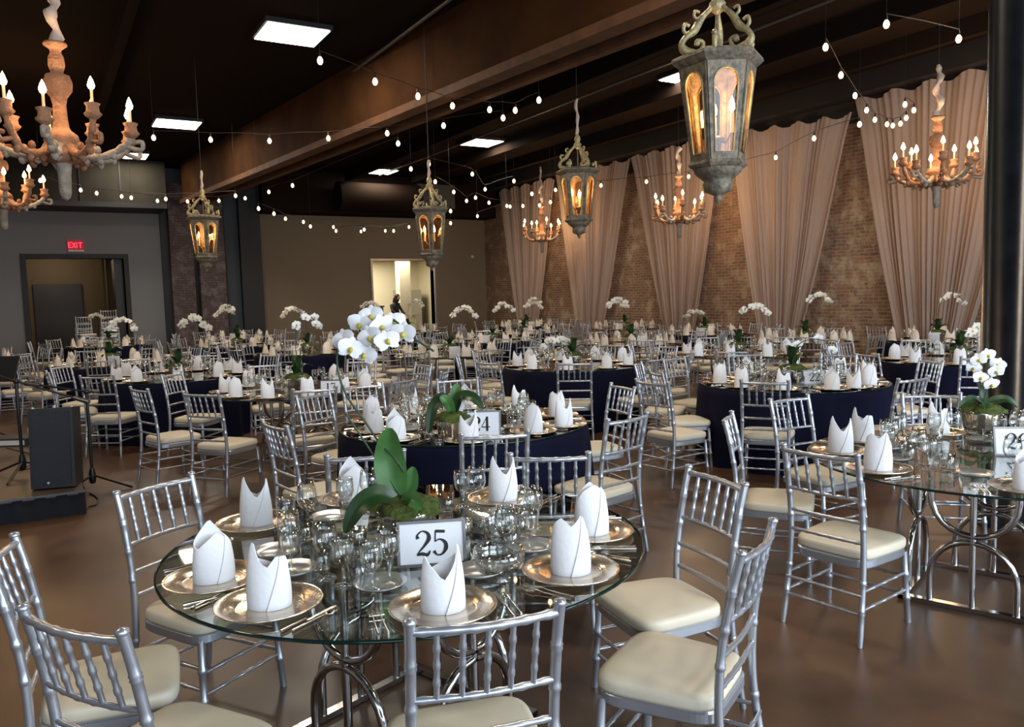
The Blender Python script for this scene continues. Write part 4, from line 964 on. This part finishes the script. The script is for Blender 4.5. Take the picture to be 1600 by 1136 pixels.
TABLES = []
def table(key, c, phrase, navy, num, lod, seats, chairs, orch=None, card_rz=None, warm=False):
    """seats: angles (deg) of settings; chairs: list of angles or (x, y, face_deg)"""
    t = thing('round_table', 'round glass-topped table: ' + phrase, 'table', (c[0], c[1], 0), 0, 'round banquet tables')
    put('tabletop', TOP, t)
    if navy or lod == 2: put('table_base', SBASE, t)
    else:
        for nm, me in BASE: put(nm, me, t)
        t.rotation_euler = (0, 0, R(20))
    if navy:
        o = put('tablecloth', CLOTH[len(TABLES) % 3], None, (c[0], c[1], 0)); tag(o, 'navy floor-length cloth draped over ' + phrase, 'tablecloth', 'navy tablecloths')
    TABLES.append(key)
    r5 = random.Random(sum(map(ord, key)) * 7)
    used = set()
    for i, s in enumerate(seats):
        rr = 0.735
        if isinstance(s, tuple): s, rr = s
        a = R(s); d = Vector((math.cos(a), math.sin(a), 0)); px, py = c[0] + d.x * rr, c[1] + d.y * rr
        ck = clock(c, (px, py), used); rz = a + PI / 2 + r5.uniform(-.25, .25); z = 0.7602
        o = put('charger_plate', CHG if lod < 2 else CHGF, None, (px, py, z)); tag(o, "silver-gold charger plate at %s, %s" % (ck, phrase), 'plate', 'charger plates')
        o = put('napkin', (NAPK if lod < 2 else NAPF)[(i * 5 + len(TABLES)) % 6], None, (px, py, z + 0.0045), rz)
        if key == '25': o.data = NAPK[[1, 2, 0, 3, 5, 4, 1, 4][i]]; o.rotation_euler = (0, 0, math.atan2(py, px) + PI / 2 + PI + (0.15, -0.2, 0.1, 0, 0.2, 0, 0.1, -0.3)[i])
        elif lod < 2: o.rotation_euler = (0, 0, math.atan2(py, px) - PI / 2 + r5.uniform(-.4, .4))
        tag(o, "white folded napkin at %s, %s" % (ck, phrase), 'napkin', 'folded napkins')
        sd = Vector((-d.y, d.x, 0))
        if key == '25' and i == 2: sd_g = -1.9
        else: sd_g = 1
        def q(rad, off):
            off = off * sd_g if rad < 0.6 and off > 0 else off
            v = Vector((c[0], c[1], z)) + d * rad + sd * off
            return (v.x, v.y, v.z)
        if lod == 2:
            o = put('goblet', GOBF, None, q(0.50, 0.12)); tag(o, "crystal goblet at %s, %s" % (ck, phrase), 'glass', 'goblets')
            continue
        o = put('goblet', GOB, None, q(0.50, 0.10)); tag(o, "cut crystal goblet at %s, %s" % (ck, phrase), 'glass', 'goblets')
        o = put('wine_glass', WINE, None, q(0.47, -0.13 if (key == '25' and i == 2) else 0.0)); tag(o, "round wine glass at %s, %s" % (ck, phrase), 'glass', 'wine glasses')
        if lod == 0:
            o = put('tumbler', TUMB, None, q(0.40, 0.12)); tag(o, "cut glass tumbler at %s, %s" % (ck, phrase), 'glass', 'tumblers')
            o = put('bread_plate', BRD, None, q(0.47, -0.16)); tag(o, "small bread plate at %s, %s" % (ck, phrase), 'plate', 'bread plates')
            for nm, me, off in (('fork', FORK, -0.185), ('salad fork', FORK, -0.21), ('knife', KNIFE, 0.185), ('spoon', SPOON, 0.212)):
                o = put(nm.replace(' ', '_'), me, None, q(0.76, off), a + PI / 2 + r5.uniform(-.06, .06)); o.location.z = 0.7604
                tag(o, "polished %s at %s, %s" % (nm, ck, phrase), 'cutlery', 'cutlery on ' + phrase)
    usedc = set()
    for i, s in enumerate(chairs):
        if isinstance(s, tuple):
            x, y, fa = s; fa = R(fa); dc = math.hypot(x - c[0], y - c[1])
            if navy and dc < 1.19: x, y = c[0] + (x - c[0]) * 1.19 / dc, c[1] + (y - c[1]) * 1.19 / dc
        else:
            a = R(s + r5.uniform(-3, 3)); dd = 1.27 + r5.uniform(-0.05, 0.10); x, y = c[0] + dd * math.cos(a), c[1] + dd * math.sin(a); fa = a + PI + r5.uniform(-.15, .15)
        if not isinstance(s, tuple) and not free(x, y, c): continue
        PLACED.append((x, y)); ck = clock(c, (x, y), usedc)
        chair(x, y, fa - PI / 2, "silver ballroom chair at %s, %s" % (ck, phrase), 'silver ballroom chairs', lod)
    if num: card(num, tuple(at(*{'17': (517, 616), '22': (1273, 601)}[num], 0.7602)), card_rz if card_rz is not None else -YAW, "framed white number card on %s" % phrase)
    elif lod == 2:
        w = Vector((c[0], c[1], 0)) - F2 * 0.25 + R2 * r5.uniform(-.2, .2)
        o = MB().box((-0.09, -0.008, 0), (0.09, 0.008, 0.14)).build('number_card', M['card'], None, (w.x, w.y, 0.7602), -YAW); tag(o, "small white card standing on %s" % phrase, 'number card', 'framed table number cards')
    if orch: orch(c)
    return t

def backpost(xm, ym, face):
    """chair origin from the middle of its back top rail"""
    a = R(face); return (xm + 0.265 * math.cos(a), ym + 0.265 * math.sin(a), face)
def orch_generic(lab, lean, h, k, n=8, near=False):
    def f(c):
        s = lean
        st_ = [(0, 0, 0.13), (0.02 * s, 0, 0.3), (0.0, 0, 0.5 * h / 0.8), (0.06 * s, 0, 0.7 * h / 0.8), (0.18 * s, 0, h), (0.32 * s, 0, h - 0.02), (0.42 * s, 0, h - 0.12)]
        fl = []; r6 = random.Random(k)
        for i in range(n):
            t = i / (n - 1); p = spline(st_[3:], 4); q = p[int(t * (len(p) - 1))]; fl.append((q.x + r6.uniform(-.02, .02), r6.uniform(-.05, .05), q.z + r6.uniform(-.03, .01)))
        orchid(c[0], c[1], 0.7602, lab, st_, fl, near, None, None, k)
    return f

CENTRES = [(1.18, 2.85), (2.68, 5.30), (6.49, 5.47), (4.37, 2.38), (2.3, 8.47)]
# table 25, nearest
P25 = 'the glass table with card twenty-five'
def orch25(c):
    pp = at(637, 843, 0.76); d0 = (pp - CAM).dot(FW); sc = d0 / FPX
    L = lambda x, y, f=0.0: ((x - 637) * sc, f, (843 - y) * sc)
    stem = [L(630, 775), L(637, 745), L(625, 715, -.02), L(600, 690), L(575, 650), L(552, 615), L(540, 575), L(542, 535), L(560, 508), L(595, 492), L(630, 500, -.02), L(652, 522, -.04), L(690, 548, -.05)]
    fl = [L(557, 528, -.03), L(578, 505, .02), L(568, 540, -.06), L(595, 494, .03), L(598, 524, -.05), L(624, 530, -.07), L(611, 508, 0), L(647, 520, -.04), L(586, 550, -.02), L(628, 503, .04)]
    lv = [([L(624, 778), L(617, 745), L(614, 705), L(618, 664, -.03)], 0.125), ([L(632, 778), L(644, 757), L(650, 728)], 0.065),
          ([L(625, 780, -.02), L(600, 765, -.06), L(572, 778, -.10), L(550, 815, -.12)], -0.085), ([L(636, 782, -.05), L(650, 768, -.1), L(668, 780, -.14)], 0.06)]
    fl = [(a_, f_ - 0.035, z_) for a_, f_, z_ in fl]
    o = orchid(pp.x, pp.y, 0.7602, 'tall white orchid with a big upright leaf on the table numbered twenty-five', stem, fl, True, lv, None, 2)
    MB().tube([Vector((0, 0, 0.14)), R2 * ((548 - 637) * sc) + Vector((0, 0, (843 - 640) * sc))], 0.004, 6).build('support_stake', M['stem'], o)
C25 = (1.18, 2.85)
table('25', C25, P25, False, None, 0, [183, 211, 255, 295, (331, 0.72), (27, 0.68), (88, 0.72), 128],
      [backpost(0.90, 1.69, 75), backpost(0.01, 2.24, 33), backpost(-0.16, 3.01, -8), backpost(0.38, 3.77, -58), backpost(1.91, 1.74, 118), backpost(2.41, 2.43, 172)], orch25)
pc = at(676, 884, 0.7602); card('25', (pc.x, pc.y, 0.7602), -YAW + R(8), 'framed white card with number twenty-five on the nearest glass table', 1.12)
g = at(780, 905, 0.76); tag(put('glass_bowl', BOWL, None, (g.x, g.y, 0.7602)), 'large cut glass bowl beside the card twenty-five', 'bowl')
g = at(788, 850, 0.76); tag(put('glass_bowl', BOWL, None, (g.x, g.y, 0.7602)), 'cut glass bowl behind the larger bowl on the table numbered twenty-five', 'bowl')
for (x, y), l in (((655, 842), 'dark metallic votive before the orchid bowl'), ((560, 850), 'mercury glass votive on the stage side of the orchid bowl'), ((725, 835), 'mercury glass votive on the curtain side of the orchid bowl')):
    g = at(x, y, 0.76); tag(put('votive_holder', VOT, None, (g.x, g.y, 0.7602)), l + ', table numbered twenty-five', 'candle holder', 'votives')

# table 24 (navy)
C24 = (2.68, 5.30)
def orch24(c):
    p = at(725, 688, 0.76)
    orchid(p.x, p.y + 0.15, 0.7602, 'low green-leaved orchid bowl on the navy table with card twenty-four', [(0, 0, 0.14), (0.02, 0, 0.22), (0.05, 0, 0.26)], [(0.03, 0.02, 0.2)], True, [([(0, 0, .14), (-.06, -.02, .27), (-.13, -.05, .2), (-.16, -.08, .05)], -.08), ([(0, 0, .14), (.05, -.02, .27), (.14, -.04, .27), (.2, -.06, .2)], -.08), ([(0, 0, .14), (-.03, -.05, .25), (-.08, -.08, .28)], .07), ([(0, 0, .14), (.02, .05, .3), (.05, .06, .34)], .08)])
table('24', C24, 'the navy table with card twenty-four', True, None, 0, [(177, .7), (207, .78), (245, .78), (284, .72), (309, .78), 345, 25, 62, 100, 138],
      [backpost(2.10, 3.24, 58), backpost(2.22, 4.04, 69), backpost(1.37, 3.83, 74), backpost(1.28, 5.14, 9), backpost(3.12, 3.97, 102), backpost(1.92, 6.50, -60), backpost(4.15, 5.25, 172), 22, 62, 96], orch24)
pc = at(752, 683, 0.7602); card('24', (pc.x, pc.y, 0.7602), -YAW, 'framed white card with number twenty-four on the nearest navy table', 1.25)
# table 22 (navy)
C22 = (6.49, 5.47)
table('22', C22, 'the navy table with card twenty-two', True, '22', 0, [181, 214, 248, 267, 290, 325, 0, 40, 80, 120, 150],
      [backpost(5.29, 4.74, 36), backpost(5.16, 5.95, -22), backpost(5.55, 6.75, -50), backpost(6.27, 4.03, 88), backpost(7.85, 4.85, 155), 20, 60, 95, backpost(4.55, 5.35, 5)],
      orch_generic('low orchid bowl beside the card twenty-two', 1, 0.42, 5, 3, True))
# table 26 (glass, right)
C26 = (4.37, 2.38)
def orch26(c):
    p = at(1533, 672, 0.76); sc = (p - CAM).dot(FW) / FPX
    fl = [((x - 1533) * sc, f, (672 - y) * sc) for x, y, f in ((1527, 562, 0), (1545, 556, .03), (1550, 580, -.03), (1530, 590, 0), (1556, 570, 0), (1544, 600, -.02), (1524, 575, .04))]
    orchid(p.x, p.y, 0.7602, 'mossy silver bowl with white orchids before the black column', [(0, 0, .13), (0.03, 0, .25), (0.03, 0, .36), (0.04, 0, 0.44)], fl, True, [([(0.02, 0, .14), (-.05, -.02, .2), (-.12, -.05, .2), (-.18, -.06, .16)], -.06), ([(0, 0, .14), (.06, -.02, .19), (.14, -.04, .2), (.2, -.05, .15)], -.06), ([(0, 0, .14), (-.03, -.07, .2), (-.05, -.13, .16)], -.06), ([(0.02, 0, .14), (.03, .04, .24), (.0, .06, .30)], -.05)], None, 3)
table('26', C26, 'the glass table with card twenty-six', False, None, 0, [131, 168, (98, .7), 222, 255, 290, 330, 10, 50],
      [backpost(3.18, 2.52, 8), backpost(3.60, 3.52, -52), backpost(4.56, 3.87, -91), backpost(5.44, 3.36, -133), (4.05, 1.22, 82), 335, 20], orch26)
pc = at(1590, 712, 0.7602); card('26', (pc.x, pc.y, 0.7602), -YAW - R(8), 'framed white card with number twenty-six on the glass table by the black column', 1.1)
# table 17
C17 = (2.3, 8.47)
table('17', C17, 'the glass table with card seventeen', False, '17', 1, [200, 232, 262, 292, 325, 0, 40, 80, 120, 160], [190, 208, 228, 262, 298, 330, 5, 45, 90, 135],
      orch_generic('white orchid with upright leaves on the glass table with card seventeen', 0.6, 0.78, 4, 8, True))
CENTRES = [C25, C24, C22, C26, C17]
nine = [10, 50, 90, 130, 170, 210, 250, 290, 330]
def ring(o): return [a + o for a in nine]
far = [('18', (1.49, 11.2), 'the dark table beyond the black speaker', True, 1, 12, 1, .75),
       ('m5', (6.01, 8.65), 'the table between cards twenty-four and twenty-two, farther back', True, 1, 20, -1, .35),
       ('r5', (9.75, 5.66), 'the navy table beside the black column, farther back', True, 1, 0, 1, .4),
       ('r1', (8.75, 8.35), 'the glass table straight beyond card twenty-two', False, 1, 5, 1, .7),
       ('m2', (5.72, 11.75), 'the glass table under the lantern before the kitchen', False, 2, 14, 1, .75),
       ('m1', (4.1, 14.3), 'the navy table beyond card seventeen', True, 2, 30, -1, .8),
       ('l1', (0.9, 14.4), 'the table under the large chandelier', True, 2, 7, 1, .7),
       ('l2', (-1.3, 17.2), 'the table farthest behind the stage', True, 2, 17, -1, .7),
       ('l3', (1.3, 20.8), 'the navy table by the stacked chairs', True, 2, 3, -1, .75),
       ('l4', (3.59, 17.8), 'the navy table before the brick pillars', True, 2, 33, -1, .8),
       ('m3', (7.97, 14.34), 'the navy table below the kitchen opening edge', True, 2, 11, 1, .75),
       ('m4', (10.1, 16.6), 'the navy table before the farthest curtain', True, 2, 0, 1, .75),
       ('m6', (9.22, 11.4), 'the glass table below the small lantern', False, 2, 22, -1, .8),
       ('r2', (11.6, 9.5), 'the glass table before the wide curtain', False, 2, 8, 1, .8),
       ('r3', (12.2, 12.6), 'the navy table below the middle chandelier', True, 2, 25, -1, .5),
       ('r4', (12.95, 7.9), 'the navy table below the chandelier by the column', True, 2, 15, 1, .75),
       ('f1', (6.3, 17.6), 'the table before the taupe wall', False, 2, 9, 1, .85),
       ('f2', (4.3, 21.3), 'the farthest table before the taupe wall', True, 2, 19, -1, .85),
       ('f3', (8.6, 20.2), 'the table nearest the kitchen opening', True, 2, 29, 1, .85),
       ('f4', (12.9, 16.2), 'the table between the second and third curtains', False, 2, 4, -1, .7),
       ('f5', (12.4, 20.2), 'the table in the dark far corner', True, 2, 14, 1, .8)]
CENTRES += [f_[1] for f_ in far]
for k, (key, c, ph, navy, lod, off, lean, h) in enumerate(far):
    ang = ring(off)
    table(key, c, ph, navy, None, lod, ang, ring(off + 4), orch_generic('white orchid centrepiece on ' + ph, lean, h, k + 20, 7))
# stack of chairs at the doorway
for i in range(5):
    chair(1.55 + 0.01 * i, 24.6, PI, 'silver ballroom chair, number %s from the floor in the doorway stack' % ('one', 'two', 'three', 'four', 'five')[i], 'stacked chairs at the doorway', 2, z=0.16 * i)
for i in range(4):
    chair(1.0 + 0.01 * i, 25.0, PI + 0.2, 'silver ballroom chair, level %s of the shorter doorway stack' % ('one', 'two', 'three', 'four')[i], 'stacked chairs at the doorway', 2, z=0.16 * i)

# ---------------------------------------------------------------- the person in the kitchen
def skinned(name, verts, edges, radii, m, parent=None, sub=2, root=0):
    me = bpy.data.meshes.new(name); me.from_pydata(verts, edges, []); me.materials.append(m)
    o = bpy.data.objects.new(name, me); col.objects.link(o)
    if parent: o.parent = parent
    md = o.modifiers.new('skin', 'SKIN'); md.use_smooth_shade = True
    for i, r in enumerate(radii):
        sv = me.skin_vertices[0].data[i]; sv.radius = (r, r) if not isinstance(r, tuple) else r; sv.use_root = i == root
    s = o.modifiers.new('sub', 'SUBSURF'); s.levels = sub; s.render_levels = sub; return o
pr = at_Y(618, 480, YF + 1.6)
v = [(0, 0, .95), (0, -.02, 1.15), (0.03, -.03, 1.35), (0.06, -.02, 1.43), (0.09, 0, 1.50),
     (-.02, .17, 1.34), (.1, .22, 1.12), (.3, .15, 1.03), (-.02, -.19, 1.34), (.1, -.24, 1.12), (.3, -.15, 1.03),
     (0, .09, .88), (.02, .1, .5), (0, .1, .08), (.12, .11, .03), (0, -.09, .88), (-.04, -.1, .5), (-.08, -.1, .08), (.04, -.11, .03), (.10, 0, 1.58), (.11, 0, 1.66)]
e_ = [(0, 1), (1, 2), (2, 3), (3, 4), (2, 5), (5, 6), (6, 7), (2, 8), (8, 9), (9, 10), (0, 11), (11, 12), (12, 13), (13, 14), (0, 15), (15, 16), (16, 17), (17, 18), (4, 19), (19, 20)]
rd = [.15, .13, .14, .06, .055, .06, .045, .03, .06, .045, .03, .09, .06, .045, .035, .09, .06, .045, .035, .085, .07]
po = skinned('person', v, e_, rd, M['dress']); po.location = (pr.x, pr.y, 0); po.scale = (1.12, 1.12, 1.05); po.rotation_euler = (0, 0, -YAW - R(35))
tag(po, 'person in black with long dark hair, standing at the kitchen counter', 'person')
b = MB(); b.ball((0.115, 0, 1.62), 0.088, 14, 0, (1, .82, 1.22)); b.tube([(0.195, 0, 1.63), (0.225, 0, 1.6), (0.2, 0, 1.585)], [0.01, 0.016, 0.01], 6); b.build('head', M['skin'], po)
b = MB(); b.ball((0.09, 0, 1.655), 0.1, 14, 0, (1, .95, 1.1)); b.tube([(0.03, 0, 1.62), (-0.01, 0, 1.5), (-0.03, 0, 1.36), (-0.04, 0, 1.28)], [.08, .085, .07, .03], 10); b.build('hair', M['hair'], po)
for s in (1, -1):
    b = MB(); x, y, z = .3, .15 * s, 1.03; b.ball((x + .04, y, z), .04, 8, 0, (1.2, .9, .5))
    for k in range(4): b.tube([(x + .07, y + (k - 1.5) * .018, z), (x + .12, y + (k - 1.5) * .02, z - .005), (x + .145, y + (k - 1.5) * .02, z - .025)], .008, 5)
    b.tube([(x + .03, y - .03 * s, z), (x + .07, y - .06 * s, z - .01)], .009, 5); b.build('hand', M['skin'], po)
